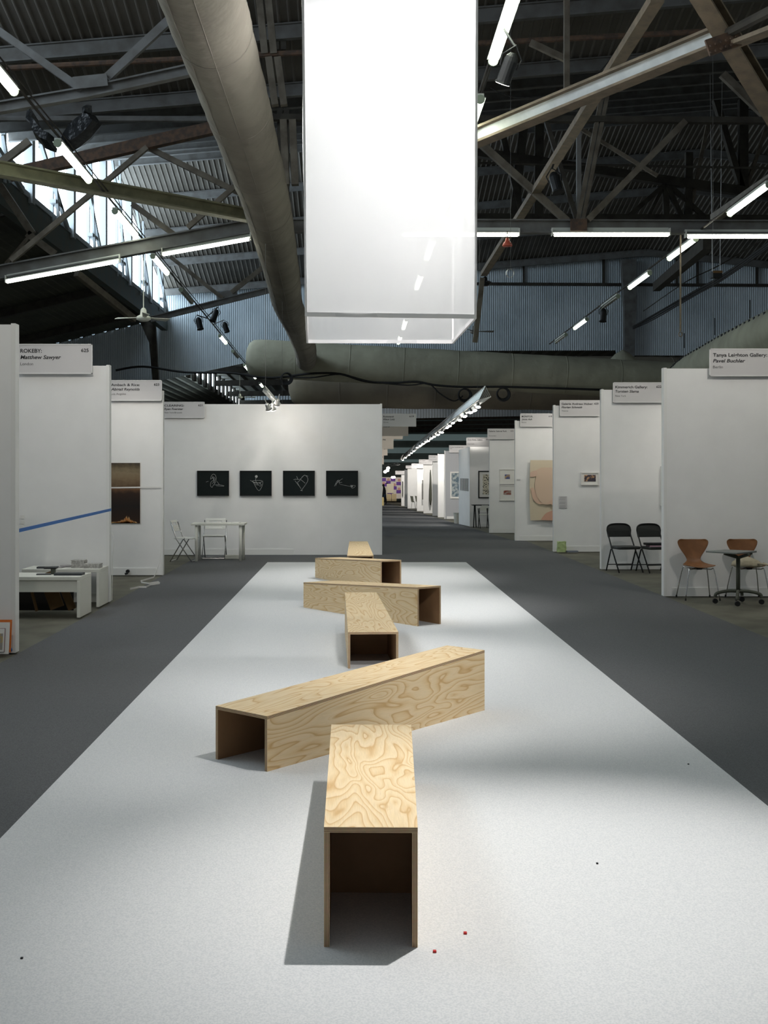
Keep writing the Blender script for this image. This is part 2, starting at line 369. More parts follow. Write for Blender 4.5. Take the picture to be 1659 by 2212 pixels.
ps = [(-9.62, 62, 7.6), (-9.62, 97, 7.2), (-9.62, 97, 9.0), (-9.62, 62, 10.2)]
ps = [(-9.62, y, 9.6) for y in (7, 25.5)]+[(-9.62, y, ctop(y)) for y in (25.5, 18, 7)]
t = thing('window_6', (-9.6, 7, 9.6), None, None); t['kind'] = 'structure'
MB().add([ps[0], ps[1], ps[2], ps[3], ps[4]], [(0, 1, 2, 3, 4)]).build('pane', 'pane_front', t)
mb = MB()
for k in range(8): mb.box((-9.5, 8+2.45*k, (9.4+ctop(8+2.45*k))/2), (.12, .2, ctop(8+2.45*k)-9.4))
mb.build('window_frame', 'window_steel', t)
ps = [(-9.62, 62, 7.6), (-9.62, 97, 7.2), (-9.62, 97, 9.0), (-9.62, 62, 10.2)]
t = thing('window_2', (-9.6, 62, 7.6), None, None); t['kind'] = 'structure'
MB().add(ps, [(0, 1, 2, 3)]).build('pane', 'pane', t)
mb = MB()
for k in range(14): mb.box((-9.5, 63+2.5*k, 8.6), (.14, .9, 3.2))
mb.build('window_frame', 'steel_dark', t)
mb = MB(); mb.prism([(-9.75, 20, 8.75), (-9.75, 58, 8.75), (-9.75, 58, 9.6), (-9.75, 20, 9.6)], (.3, 0, 0))
tag(mb.build('trim_1', mat('green_girder', (.035, .05, .042), .6, noise=(2, (.05, .05, .035), .4, .6))), kind='structure')
# second hanging wall and beams far behind the ducts
v = []; f = []; x = -9.4; k = 0
while x < 24:
    a = (0, .05, .05, 0)[k % 4]; v += [(x, 98-a, 6.1+.02*x), (x, 98-a, 8.6)]; x += .06; k += 1
for i in range(len(v)//2-1): f.append((2*i, 2*i+2, 2*i+3, 2*i+1))
tag(MB().add(v, f).build('wall_gable', 'blue_wall'), kind='structure')

# ================================================================== ROOF STEEL
def steel(name, label, cat, parts, group=None):
    """parts: (part name, material, kind, p, q, w, h)"""
    p0 = parts[0][3]; t = thing(name, p0, label, cat, group)
    for (pn, m, kd, p, q, w_, h_) in parts:
        mb = MB()
        if kd == 'i': mb.ibeam(p, q, w_, h_)
        elif kd == 't': mb.tube([p, q], w_, 8)
        elif kd == 'd': # double angle
            o = Vector((w_*.36, 0, 0)); mb.beam(Vector(p)-o, Vector(q)-o, w_*.55, h_); mb.beam(Vector(p)+o, Vector(q)+o, w_*.55, h_)
        else: mb.beam(p, q, w_, h_)
        mb.build(pn, m, t)
    return t
def single(name, label, cat, m, kd, p, q, w_, h_, group=None):
    mb = MB()
    if kd == 'i': mb.ibeam(p, q, w_, h_)
    elif kd == 't': mb.tube([p, q], w_, 8)
    elif kd == 'd':
        o = Vector((w_*.36, 0, 0)); mb.beam(Vector(p)-o, Vector(q)-o, w_*.55, h_); mb.beam(Vector(p)+o, Vector(q)+o, w_*.55, h_)
    else: mb.beam(p, q, w_, h_)
    return tag(mb.build(name, m), label, cat, group)
ordn = ['first', 'second', 'third', 'fourth', 'fifth', 'sixth', 'seventh', 'eighth', 'ninth', 'tenth', 'eleventh', 'twelfth', 'thirteenth', 'fourteenth', 'fifteenth', 'sixteenth', 'seventeenth', 'eighteenth', 'nineteenth', 'twentieth', 'twenty-first', 'twenty-second', 'twenty-third', 'twenty-fourth']
# purlins under the sheets
for i, (Y, h_) in enumerate([(21, .3), (23.9, .3), (25.9, .28), (28.5, .24), (31.5, .24), (34.5, .24), (37.5, .24), (40.5, .24), (43, .24), (45.2, .3), (48.2, .3), (51.2, .3), (54.2, .3), (57.5, .3)]):
    mb = MB()
    for (xa, xb) in ((-9.5, 14.6), (14.6, 23)):
        mb.ibeam((xa, Y, roofz(xa, Y)-h_/2-.06), (xb, Y, roofz(xb, Y)-h_/2-.06), .14, h_)
    tag(mb.build('roof_purlin', 'steel_grey'), '%s cross purlin under the corrugated roof, counted from the front' % ordn[i], 'roof beam', 'purlins under the corrugated roof')
# main truss at Y=23.8 (strip lights hang below it)
TY = 23.8
def T(px, py, dy=0): return P(px, py, TY+dy)
steel('roof_truss', 'brown riveted roof truss whose bottom beam carries the strip lights', 'roof truss', [
    ('bottom_chord', 'steel_grey', 'i', T(-60, 600), T(560, 486), .2, .26),
    ('bottom_chord', 'steel_grey', 'i', T(560, 488), T(1800, 492), .2, .25),
    ('top_chord', 'rust', 'b', T(20, 378), T(560, 254), .2, .24),
    ('top_chord', 'steel_dark', 'b', T(560, 254), T(1800, 262), .16, .12),
    ('diagonal', 'steel', 'b', T(318, 318, -.1), T(24, 563, -.1), .1, .1),
    ('diagonal', 'steel', 'b', T(318, 318, .1), T(620, 468, .1), .1, .11),
    ('diagonal', 'steel', 'b', T(520, 392, -.1), T(405, 492, -.1), .1, .1),
    ('diagonal', 'steel', 'b', T(286, 441, .1), T(385, 513, .1), .1, .11),
    ('diagonal', 'steel', 'b', T(64, 305, .1), T(2, 352, .1), .12, .15),
    ('diagonal', 'steel', 'd', T(1306, 205), T(1252, 480), .15, .1),
    ('diagonal', 'steel_dark', 'b', T(1180, 262), T(1247, 480), .09, .09),
    ('vertical', 'steel_grey', 'b', T(1250, 262), T(1250, 480), .09, .09),
    ('diagonal', 'steel', 'b', T(1232, 265, .15), T(1420, 380, .15), .07, .07),
    ('diagonal', 'steel', 'b', T(1480, 262, -.15), T(1270, 475, -.15), .12, .13),
    ('diagonal', 'steel', 'b', T(1040, 312, .1), T(1225, 478, .1), .13, .14),
    ('gusset_plate', 'rust', 'b', T(1232, 486, -.16), T(1268, 486, -.16), .03, .25),
])
# dark truss behind on the right
def D(px, py): return P(px, py, 40)
steel('roof_truss', 'dark roof truss with fanned struts high on the right side', 'roof truss', [
    ('top_chord', 'steel_dark', 'b', D(1030, 330), D(1435, 390), .3, .3),
    ('top_chord', 'steel_dark', 'b', D(1435, 390), D(1800, 440), .3, .3),
    ('bottom_chord', 'steel_dark', 'b', D(1030, 470), D(1800, 474), .25, .25),
    ('strut', 'steel_dark', 'b', D(1435, 400), D(1355, 470), .2, .16),
    ('strut', 'steel_dark', 'b', D(1435, 400), D(1400, 470), .1, .1),
    ('strut', 'steel_dark', 'b', D(1438, 400), D(1439, 470), .2, .16),
    ('strut', 'steel_dark', 'b', D(1440, 400), D(1472, 470), .2, .16),
    ('strut', 'steel_dark', 'b', D(1445, 400), D(1520, 468), .15, .16),
    ('strut', 'steel_dark', 'b', D(1545, 215), D(1603, 412), .25, .2),
    ('strut', 'steel_dark', 'b', D(1605, 215), D(1605, 412), .3, .25),
    ('strut', 'steel', 'b', D(1665, 245), D(1610, 412), .15, .12),
    ('strut', 'steel_dark', 'b', D(1488, 330), D(1486, 470), .25, .2),
    ('strut', 'steel', 'b', D(1530, 262), D(1488, 470), .12, .1),
    ('strut', 'steel_dark', 'b', D(1132, 262), D(1110, 470), .3, .2),
    ('strut', 'steel_dark', 'b', D(1165, 262), D(1163, 470), .3, .2),
    ('strut', 'steel_dark', 'b', D(1085, 290), D(1128, 470), .25, .2),
])
# front left truss piece with rivet plate
def A_(px, py, Y=20.5): return P(px, py, Y)
steel('roof_truss', 'grey steel truss with a bolted plate, top left, in front of the ribbed roof', 'roof truss', [
    ('bottom_chord', 'steel_grey', 'i', A_(-60, 243), A_(190, 200), .16, .17), ('bottom_chord', 'steel_grey', 'i', A_(190, 200), A_(470, 139), .16, .17),
    ('diagonal', 'steel_grey', 'b', A_(-10, 62), A_(178, 194), .1, .13),
    ('diagonal', 'steel_grey', 'b', A_(232, 168), A_(372, 38), .1, .15),
    ('gusset_plate', 'steel_grey', 'b', A_(158, 180, 20.4), A_(232, 172, 20.4), .03, .22),
])
# second truss (Y=40) left
def T2(px, py): return P(px, py, 37)
steel('roof_truss', 'light steel truss crossing just in front of the blue gable wall, left', 'roof truss', [
    ('bottom_chord', 'steel_grey', 'i', T2(325, 690), T2(620, 617), .14, .16),
    ('diagonal', 'steel', 'b', T2(368, 555), T2(482, 645), .12, .12), ('diagonal', 'steel', 'b', T2(500, 632), T2(575, 572), .12, .14),
    ('gusset_plate', 'steel_grey', 'b', T2(468, 640), T2(512, 632), .04, .22),
])
single('roof_brace', 'steel beam tinted green for tube light, slanting down from the left edge to the long duct', 'roof beam', 'green_lit_steel', 'i', P(-40, 358, 19.3), P(560, 470, 23.0), .24, .21)
# big bright channel on the right, with its plate and crossing members
t = steel('roof_brace', 'large pale-sided steel channel rising to the top right corner', 'roof beam', [
    ('web', 'silver_paint', 'b', P(860, 366, 17.8), P(1558, 78, 13.6), .05, .19)])
up = Vector((0, 0, .105))
for nm, sg, w_ in (('flange', -1, .22), ('flange', 1, .2)):
    mb = MB(); mb.beam(P(860, 366, 17.8)+up*sg, P(1558, 78, 13.6)+up*sg, w_, .035); mb.build(nm, 'brown_steel', t)
single('roof_brace', 'thick brown steel member running off the top right corner', 'roof beam', 'brown_steel', 'i', P(1500, -40, 12.9), P(1700, 290, 15.2), .22, .17)
single('roof_brace', 'dark round strut right of the rusty bolted plate', 'roof beam', 'steel_dark', 't', P(1575, 70, 13.4), P(1720, -5, 12), .06, .1)
single('roof_brace', 'brown beam under the dark round strut at the right edge', 'roof beam', 'brown_steel', 'b', P(1575, 100, 13.5), P(1740, 36, 12.3), .18, .05)
t = thing('bolted_plate', P(1560, 92, 13.5), 'rusty bolted plate joining the steel members, top right', 'steel plate')
mb = MB(); mb.beam(P(1528, 104, 13.35), P(1600, 80, 13.35), .04, .19); mb.build('plate', 'rust', t)
for i in range(12):
    q = P(1536+(i % 6)*11, 98+(i//6)*14-(i % 6)*4, 13.3); MB().lathe(q, [(.016, -.015), (.016, .015)], 6, rot=Matrix.Rotation(math.pi/2, 3, 'X')).build('bolt', 'rust', t)
single('roof_brace', 'long brown diagonal brace dropping from the top right towards the red lamp', 'roof beam', 'brown_steel', 'b', P(1420, -5, 15), P(1045, 592, 32), .18, .12)
single('roof_brace', 'dark brace continuing below the black ceiling fan, right of the banner', 'roof beam', 'steel', 'b', P(1042, 600, 33), P(1026, 740, 33.2), .14, .12)
single('roof_brace', 'dark brace between the right tube row and the gable column', 'roof beam', 'steel_dark', 'b', P(1530, 525, 34), P(1418, 620, 48), .3, .35)
single('roof_brace', 'brown beam behind the near tubes at the right edge', 'roof beam', 'steel', 'b', P(1690, 370, 24.5), P(1545, 470, 28), .25, .14)
single('roof_brace', 'slanting brown beam to the right of the bright channel end', 'roof beam', 'steel', 'b', P(1560, 160, 25), P(1690, 285, 25), .12, .16)
single('roof_brace', 'brown strut with bright edge near the banner top right', 'roof beam', 'steel', 'b', P(1145, 92, 20), P(1222, 128, 20), .09, .1)
single('roof_post', 'brown vertical hanger crossing above the bright channel', 'roof beam', 'steel', 'b', P(1224, -30, 19), P(1224, 205, 19), .09, .09)
for i, (a, b, lab) in enumerate([((568, -20), (582, 118), 'brown vertical post between the long duct and the banner, upper one'), ((590, 125), (604, 228), 'brown post between the long duct and the banner, middle one'), ((622, 260), (628, 400), 'brown post between the long duct and the banner, lowest one')]):
    single('roof_post', lab, 'roof beam', 'steel', 'd', P(a[0], a[1], 22), P(b[0], b[1], 22), .24, .16)
for i, (x_, y0, y1, lab) in enumerate([(605, 0, 108, 'thin hanger at the left side of the banner top'), (612, 235, 420, 'thin twin hanger beside the banner left edge')]):
    single('roof_post', lab, 'roof beam', 'steel_dark', 'd', P(x_, y0, 24), P(x_, y1, 24), .2, .1)
single('pipe', 'rusty pipe crossing under the ribbed roof at the top', 'pipe', 'rust', 't', P(15, 147, 22), P(1560, 66, 22), .055, .1)
single('pipe', 'grey pipe behind the black tarpaulins, top left', 'pipe', 'steel_grey', 't', P(-20, 256, 25), P(620, 258, 25), .07, .1)
single('pipe', 'thin dark pipe across the right roof above the strip lights', 'pipe', 'steel_dark', 't', P(1020, 352, 30), P(1700, 364, 30), .03, .1)
# side-aisle rafters, dark, lower left
for i, (a, b, w_, lab) in enumerate([((0, 400), (70, 505), .3, 'brown rafter left of the clerestory, upper one'), ((60, 505), (118, 548), .3, 'brown rafter left of the clerestory, middle one'), ((165, 590), (290, 690), .28, 'long brown rafter above the ceiling fan'), ((62, 512), (12, 570), .12, 'thin bright-edged strut at the left edge')]):
    single('rafter', lab, 'roof beam', 'steel', 'b', P(a[0], a[1], 29), P(b[0], b[1], 29+2*(i == 2)), w_*.5, w_*.6)
for i, y in enumerate((26, 33, 40, 47, 54)):
    single('rafter', '%s dark rafter under the left side roof, counted from the front' % ordn[i], 'roof beam', 'steel_dark', 'b', (-23, y, aislez(-23, y)-.2), (-9.9, y, aislez(-9.9, y)-.2), .2, .3, 'rafters under the left side roof')
# gable wall rails and column
t = thing('wall_rail', P(1030, 613, GY-.1), 'dark rail with posts bolted across the blue gable wall, right', 'wall rail')
mb = MB(); mb.beam(P(1000, 613, GY-.15), P(1750, 617, GY-.15), .12, .14); mb.build('rail', 'steel_dark', t)
for x_, ya in ((1131, 566), (1304, 553), (1462, 550), (1635, 572), (1507, 557)):
    mb = MB(); mb.beam(P(x_, ya, GY-.12), P(x_, 613, GY-.12), .1, .1); mb.build('post', 'steel_dark', t)
mb = MB(); c0 = P(1346, 560, GY-.5); c1 = P(1352, 775, GY-.5)
mb.prism([P(1343, 560, GY-.6), P(1374, 560, GY-.6), P(1376, 640, GY-.6), P(1370, 780, GY-.6), P(1350, 780, GY-.6), P(1349, 660, GY-.6)], (0, .4, 0))
tag(mb.build('gable_column', 'steel_grey'), 'grey steel column in front of the blue gable wall, right', 'column')
mb = MB(); mb.prism([P(300, 690, 56), P(334, 690, 56), P(336, 712, 56), P(343, 830, 56), P(330, 830, 56), P(322, 740, 56)], (0, .3, 0))
tag(mb.build('gable_column', 'steel_dark'), 'dark tapering column at the left end of the blue gable wall', 'column')
# far hall cross beams and light strips
for i, Y in enumerate((66, 74, 82, 90, 104, 112, 120, 128, 136)):
    z = 7.6-.017*(Y-58)
    single('far_beam', '%s dark beam crossing the far hall, counted from the front' % ordn[i], 'roof beam', 'steel_dark', 'b', (-9, Y, z), (24, Y, z+.4), .3, .35, 'cross beams of the far hall')
for i, (za, h_) in enumerate(((5.9, .8), (4.3, .7), (3.0, .35))):
    mb = MB(); mb.box((8, 142.0, za), (34, .1, h_)); tag(mb.build('window_%d' % (3+i), 'far_panel'), kind='structure')

# ================================================================== DUCTS
def ring_pts(pts, n=8):
    out = []
    for i in range(len(pts)-1):
        a = Vector(pts[max(i-1, 0)]); b = Vector(pts[i]); c = Vector(pts[i+1]); d = Vector(pts[min(i+2, len(pts)-1)])
        for k in range(n):
            u = k/n; out.append(.5*((2*b)+(c-a)*u+(2*a-5*b+4*c-d)*u*u+(3*b-a-3*c+d)*u**3))
    out.append(Vector(pts[-1])); return out
def duct(name, label, pts, r, m, n=32, wob=.012, ends=None):
    pp = ring_pts(pts, 10); rs = []
    for i, p in enumerate(pp):
        q = r*(1+wob*math.sin(i*1.7)+wob*.6*math.sin(i*.63)); rs.append(q)
    if ends:
        for (i, fct) in ends: rs[i] *= fct
    t = thing(name, pp[0], label, 'air duct')
    MB().tube(pp, rs, n).build('duct_sleeve', m, t, smooth=True)
    return t, pp
t, pp = duct('air_duct', 'long brown fabric air duct running overhead to the left of the banner',
    [P(376, -200, 9.96), P(439, 0, 11.9), P(503, 200, 14.8), P(549, 350, 18.1), P(578, 450, 21.3), P(611, 600, 28.9), P(621, 655, 33.5), P(643, 705, 39), P(657, 745, 44), P(661, 768, 47.5), P(661, 779, 49.6)], .435, 'duct')
mb = MB()
for i in range(4, len(pp)-6, 9):
    a = pp[i]; d = (pp[i+1]-pp[i-1]).normalized(); mb.tube([a-d*.015, a+d*.015], .443, 32)
mb.build('seam', 'seam', t, smooth=True)
mb = MB()
for s_ in (-1.0, 1.0):
    mb.tube([p+Vector((math.sin(s_*.35-.25)*.437, 0, -math.cos(s_*.35-.25)*.437)) for p in pp[::4]], .006, 4)
mb.build('lengthwise_seam', 'seam', t)
mb = MB()
for i in range(0, 60, 3): mb.box(pp[i]+Vector((.40, 0, .17)), (.02, .05, .05))
mb.build('vent_hole', 'black', t)
UY = 50.5
def endcap_pts(a, b, r, k=5):
    a = Vector(a); b = Vector(b); return a, b
def horizontal_duct(label, a, b, r, m, n=32):
    a = Vector(a); b = Vector(b); d = (b-a).normalized(); pts = []; rs = []
    for u, q in ((0, .05), (.04, .45), (.16, .78), (.38, .95), (.75, 1.0)):
        pts.append(a+d*u*r); rs.append(r*q)
    L = (b-a).length
    for k in range(1, 25): pts.append(a+d*(.75*r+(L-.75*r)*k/24)); rs.append(r*(1+.012*math.sin(k*2.1)))
    t = thing('air_duct', a, label, 'air duct'); MB().tube(pts, rs, n).build('duct_sleeve', m, t, smooth=True)
    mb = MB()
    for k in range(6, len(pts)-1, 3): mb.tube([pts[k]-d*.02, pts[k]+d*.02], rs[k]*1.008, n)
    mb.build('seam', 'seam' if m != 'duct2' else 'duct2', t, smooth=True); return t
horizontal_duct('green-grey fabric air duct crossing the hall in front of the blue gable wall', P(531, 773, UY), P(1490, 826, UY), .84, 'duct2')
horizontal_duct('darker brown wide air duct hanging just below and behind the green-grey crossing duct', P(622, 822, 55), P(1480, 830, 55), 1.3, 'duct3')
t, pp = duct('air_duct', 'large fabric duct with a row of holes curving up at the right edge', [P(1472, 830, 49.2), P(1500, 806, 47), P(1560, 775, 42.5), P(1640, 738, 37.5), P(1760, 690, 31.5), P(1900, 640, 27)], .80, 'duct2', ends=[(0, .5), (1, .75), (2, .9)])
mb = MB()
for i in range(4, 50, 1):
    d = (pp[min(i+1, 50)]-pp[i-1]).normalized(); sx = d.cross(Vector((0, 0, 1))).normalized()
    if sx.x > 0: sx = -sx
    mb.lathe(pp[i]+(sx*.60+Vector((0, 0, 1))*.54), [(.035, -.04), (.035, .04)], 8)
mb.build('vent_hole', 'black', t)
mb = MB(); mb.lathe(P(1345, 800, 53), [(.03, .95), (.35, .75), (.8, .3), (1.05, -.1), (1.1, -.6)], 20)
tag(mb.build('air_duct', 'duct2', smooth=True), 'green fabric hood rising behind the crossing duct, below the grey column', 'air duct')

# ================================================================== LIGHT RAILS AND TUBES
def fixture_parts(t, L, lit, m='tube'):
    mb = MB(); mb.box((0, L/2, .045), (.10, L, .05)); mb.box((0, L/2, .015), (.15, L, .012)); mb.build('housing', 'reflector', t)
    for sx in (-.032, .032):
        MB().tube([(sx, .04, -.022), (sx, L-.04, -.022)], .022, 8).build('tube', m if lit else 'tube_off', t)
    for y in (0, L):
        MB().lathe((0, y, -.01), [(.062, -.012), (.062, .012)], 12, rot=Matrix.Rotation(math.pi/2, 3, 'X')).build('end_cap', 'cap_glass', t)
def railpt(c, e, Y, a=5.07, b=.006): return Vector((c+e*Y, Y, H+a-b*Y))
proto = {}
def tube_row(side, c, e, segs):
    v_ = railpt(c, e, 40)-railpt(c, e, 10)
    rz = -math.atan2(v_.x, v_.y); rx = math.atan2(v_.z, v_.y)
    mb = MB(); mb.tube([railpt(c, e, y)+Vector((0, 0, .11)) for y in (2, 20, 40, segs[-1][1]+1)], .022, 6)
    mb.tube([railpt(c, e, y)+Vector((.05, 0, .15)) for y in (2, 20, 40, segs[-1][1]+1)], .012, 5)
    tag(mb.build('light_rail', 'steel_dark'), 'thin dark rail and cable carrying the %s row of tubes' % side, 'light rail')
    lit_n = 0; un = 0
    for (y0, y1, lit) in segs:
        L = 2.15; key = lit
        if lit: lab = '%s lit fluorescent lamp from the front in the %s row' % (ordn[lit_n], side); lit_n += 1
        else: lab = '%s unlit fluorescent lamp from the front in the %s row' % (ordn[un], side); un += 1
        if key not in proto:
            t = thing('tube_light', (0, 0, 0), lab, 'light', world=False); fixture_parts(t, L, lit); proto[key] = t
        else: t = copy_tree(proto[key])
        t['label'] = lab; t['group'] = 'fluorescent lamps in the %s row' % side
        t.location = railpt(c, e, y0); t.rotation_euler = (rx, 0, rz)
tube_row('left', -4.26, -.0125, [(4.2, 0, 1), (8.6, 0, 1), (12.85, 15, 1), (17.3, 19.3, 1), (21.7, 23.9, 1), (26.1, 28.1, 1), (30.7, 33.3, 0), (40.6, 42.8, 1), (45.5, 0, 0), (51, 53, 1), (55.4, 57.4, 1), (60.7, 62.9, 1), (66.5, 68.7, 1)])
tube_row('middle', 1.70, -.0016, [(3.0, 5, 1), (7.2, 9, 1), (11.75, 13.9, 1), (15.3, 17.4, 1), (19.8, 21.9, 1), (24.2, 26.2, 1), (28.4, 30.5, 1), (36.5, 38.6, 1), (40.6, 42.7, 1)])
tube_row('right', 6.85, .0141, [(6.8, 0, 1), (11.2, 0, 1), (15.5, 0, 1), (19.75, 21.9, 1), (24.2, 26.3, 1), (28.2, 30.3, 1), (31.8, 33.9, 0), (36.4, 38.6, 1), (40.3, 43, 0)])
# strip lights below the main truss
def strip(label, a, b, m='tube_warm'):
    a = T(*a, -.12); b = T(*b, -.12); t = thing('strip_light', a, label, 'light', 'strip lights below the main truss')
    d = b-a; up = Vector((0, 0, 1))
    mb = MB(); mb.beam(a+up*.12+Vector((0, .1, 0)), b+up*.12+Vector((0, .1, 0)), .03, .11); mb.beam(a+up*.06+Vector((0, .05, 0)), b+up*.06+Vector((0, .05, 0)), .16, .02)
    mb.build('reflector', 'reflector', t)
    mid = (a+b)/2
    for p, q in ((a+d*.015, mid-d*.003), (mid+d*.003, b-d*.015)): MB().tube([p, q], .027, 8).build('tube', m, t)
    for p in (a, b): mb = MB(); mb.box(p+Vector((0, .04, .07)), (.02, .14, .15)); mb.build('end_cap', 'offwhite', t)
strip('strip light at the far left, slanting up to the right', (12, 610), (258, 565))
strip('strip light left of the long duct, slanting up to the right', (350, 551), (541, 517))
strip('strip light seen half behind the banner', (868, 508), (1122, 508))
strip('strip light right of the banner with two warm tubes', (1193, 508), (1447, 508))
strip('strip light running off the right edge', (1482, 512), (1735, 512))

# ================================================================== BANNER
t = thing('fabric_banner', (.33, 12.1, 3.1), 'tall white sheer cloth box hanging open-bottomed above the benches', 'banner')
fl, fr, br, bl = P(661, 683, 10.94), P(1027, 688, 10.94), P(978, 742, 13.29), P(664, 741, 13.29)
zt = 7.0
tops = [Vector((-.50, 10.94, zt)), Vector((1.17, 10.94, zt)), Vector((1.15, 13.29, zt)), Vector((-.60, 13.29, zt))]
bots = [fl, fr, br, bl]
nm = ['front_panel', 'side_panel', 'back_panel', 'side_panel']
for i in range(4):
    a, b = bots[i], bots[(i+1) % 4]; c, d = tops[(i+1) % 4], tops[i]; nu, nv = 16, 28; vs = []; fs = []
    nrm = (b-a).cross(Vector((0, 0, 1))).normalized()
    for jv in range(nv+1):
        for ju in range(nu+1):
            u, v_ = ju/nu, jv/nv; p = (a*(1-u)+b*u)*(1-v_)+(d*(1-u)+c*u)*v_
            wv = math.sin(math.pi*u)*(.012*math.sin(7*u+3*v_+i)+.01*math.sin(11*v_+5*u+2*i)); wv += .012*math.sin(9*v_+i)*(abs(2*u-1)**4)
            inw = -.0 ; vs.append(p+nrm*wv)
    for jv in range(nv):
        for ju in range(nu):
            q = jv*(nu+1)+ju; fs.append((q, q+1, q+nu+2, q+nu+1))
    MB().add(vs, fs).build(nm[i], 'cloth', t, smooth=True)
mb = MB()
for i in range(4):
    a, b = bots[i], bots[(i+1) % 4]; mb.beam(a+Vector((0, 0, .018)), b+Vector((0, 0, .018)), .02, .04)
mb.build('hem', 'hem', t)
for i in range(4): MB().beam(bots[i], tops[i], .022, .012).build('corner_seam', 'hem', t)
mb = MB()
for i in range(4): mb.beam(tops[i], tops[(i+1) % 4], .03, .03); mb.tube([tops[i], tops[i]+Vector((0, 0, 5))], .004, 4)
mb.build('hanging_frame', 'alu', t)
t = thing('banner_lamp_head', (.33, 12.1, 6.6), 'work lamp hanging inside the top of the white cloth box', 'light')
MB().lathe((.33, 12.1, 6.9), [(.05, 0), (.12, -.12), (.14, -.2)], 14).build('shade', 'black', t, smooth=True)

# ================================================================== PLYWOOD BENCHES
TH = .0186
def panel(name, quad, nrm_off, parent, edges_uv=True):
    """quad: four corners of the outer face (u along length), thickness offset vector"""
    q = [Vector(p) for p in quad]; o = Vector(nrm_off); vs = q+[p+o for p in q]
    L = (q[1]-q[0]).length; W0 = (q[3]-q[0]).length; W1 = (q[2]-q[1]).length
    mb = MB()
    fuv = [(0, 0), (0, L), (W1, L), (W0, 0)]; r = random.random()*3
    fuv = [(a+r, b+r) for a, b in fuv]
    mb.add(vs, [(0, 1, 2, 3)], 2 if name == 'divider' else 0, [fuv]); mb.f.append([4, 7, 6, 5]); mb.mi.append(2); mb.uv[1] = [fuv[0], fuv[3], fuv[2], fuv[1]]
    for i in range(4):
        j = (i+1) % 4; l = (q[j]-q[i]).length
        mb.f.append([i, j, j+4, i+4]); mb.mi.append(1); mb.uv[len(mb.f)-1] = [(0, 0), (l, 0), (l, 1), (0, 1)]
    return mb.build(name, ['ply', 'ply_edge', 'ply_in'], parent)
def bench(hi, lo, label, divider=None):
    hi = Vector((*hi, 0)); lo = Vector((*lo, 0)); d = lo-hi; L = d.length; rz = -math.atan2(d.x, d.y)
    t = thing('plywood_bench', hi+Vector((0, 0, .009)), label, 'bench', 'tapered plywood benches', rz, world=False)
    W0, W1, h0, h1 = .157, .205, .411-.009, .304-.009
    # local: y=0 high narrow end, y=L low wide end
    panel('seat', [(-W0, 0, h0), (-W1, L, h1), (W1, L, h1), (W0, 0, h0)], (0, 0, -TH), t)
    panel('side_panel', [(-W0, 0, 0), (-W1, L, 0), (-W1, L, h1-TH), (-W0, 0, h0-TH)], (TH, 0, 0), t)
    panel('side_panel', [(W0, 0, 0), (W1, L, 0), (W1, L, h1-TH), (W0, 0, h0-TH)], (-TH, 0, 0), t)
    y = divider if divider else L*.5; f_ = y/L; W = W0+(W1-W0)*f_-TH; hh = h0+(h1-h0)*f_-TH-.004
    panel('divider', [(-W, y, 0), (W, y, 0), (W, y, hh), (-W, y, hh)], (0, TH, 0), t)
    return t
bench((.0543, 3.845), (.0857, 5.896), 'nearest tapered plywood bench, open end facing the camera', .50)
bench((.7515, 7.778), (-.6175, 6.233), 'long plywood bench slanting up to the right behind the nearest bench', 1.45)
bench((.060, 11.36), (.1507, 9.31), 'third plywood bench from the camera, its dark open low end facing forward', 1.3)
bench((.7765, 11.94), (-.435, 13.63), 'plywood bench lying crosswise with its open end to the right, fourth from the camera', 1.2)
bench((.49, 15.5), (-.41, 17.42), 'second farthest plywood bench, open end to the right', .9)
bench((.066, 19.75), (.0894, 17.83), 'farthest plywood bench, only its seat showing', 1.0)
for i, (px, py) in enumerate(((939, 2063), (1005, 2023))):
    Y = F*H/(py-CY); mb = MB(); mb.box(((px-CX)*Y/F, Y, .0125), (.011, .012, .006))
    tag(mb.build('red_scrap', mat('red_scrap', (.5, .02, .02), .6)), 'tiny red scrap on the pale carpet, %s one' % ('nearer' if i == 0 else 'farther'), 'scrap', 'red scraps on the pale carpet')

for i, (px, py, lab) in enumerate([(1290, 1871, 'tiny dark speck on the pale carpet, right of the nearest bench'), (1487, 1655, 'tiny dark speck on the pale carpet near its right edge'), (47, 2077, 'tiny dark speck on the pale carpet, bottom left')]):
    Y = F*H/(py-CY); mb = MB(); mb.box(((px-CX)*Y/F, Y, .0115), (.008, .007, .005)); tag(mb.build('dark_speck', 'black'), lab, 'scrap')
# ================================================================== BOOTH PARTITIONS
def partition(label, x0, x1, Y, ztop, edge, thick=.10, base=True, m='wall'):
    zb = fz(Y)-.004; t = thing('partition_wall', ((x0+x1)/2, Y, zb), label, 'partition wall')
    mb = MB(); mb.box(((x0+x1)/2, Y+thick/2, (zb+ztop)/2), (x1-x0, thick, ztop-zb)); mb.build('panel', m, t)
    xe = x0 if edge == 'l' else x1; s_ = 1 if edge == 'l' else -1
    mb = MB(); mb.box((xe+s_*.02-s_*.003, Y+thick/2, (zb+ztop)/2+.005), (.04, thick+.012, ztop-zb+.01)); mb.build('end_post', 'wall_trim', t)
    if base:
        a = x0+(.1 if edge == 'l' else 0); b = x1-(.1 if edge == 'r' else 0)
        mb = MB(); mb.box(((a+b)/2, Y-.006, zb+.055), (b-a, .014, .11)); mb.build('baseboard', 'wall_trim', t)
    return t
def X_(px, Y): return (px-CX)*Y/F
def Z_(py, Y): return H-(py-CY)*Y/F
Y0, Y1, Y2, Y3 = 10.2, 14.2, 17.9, 22.3
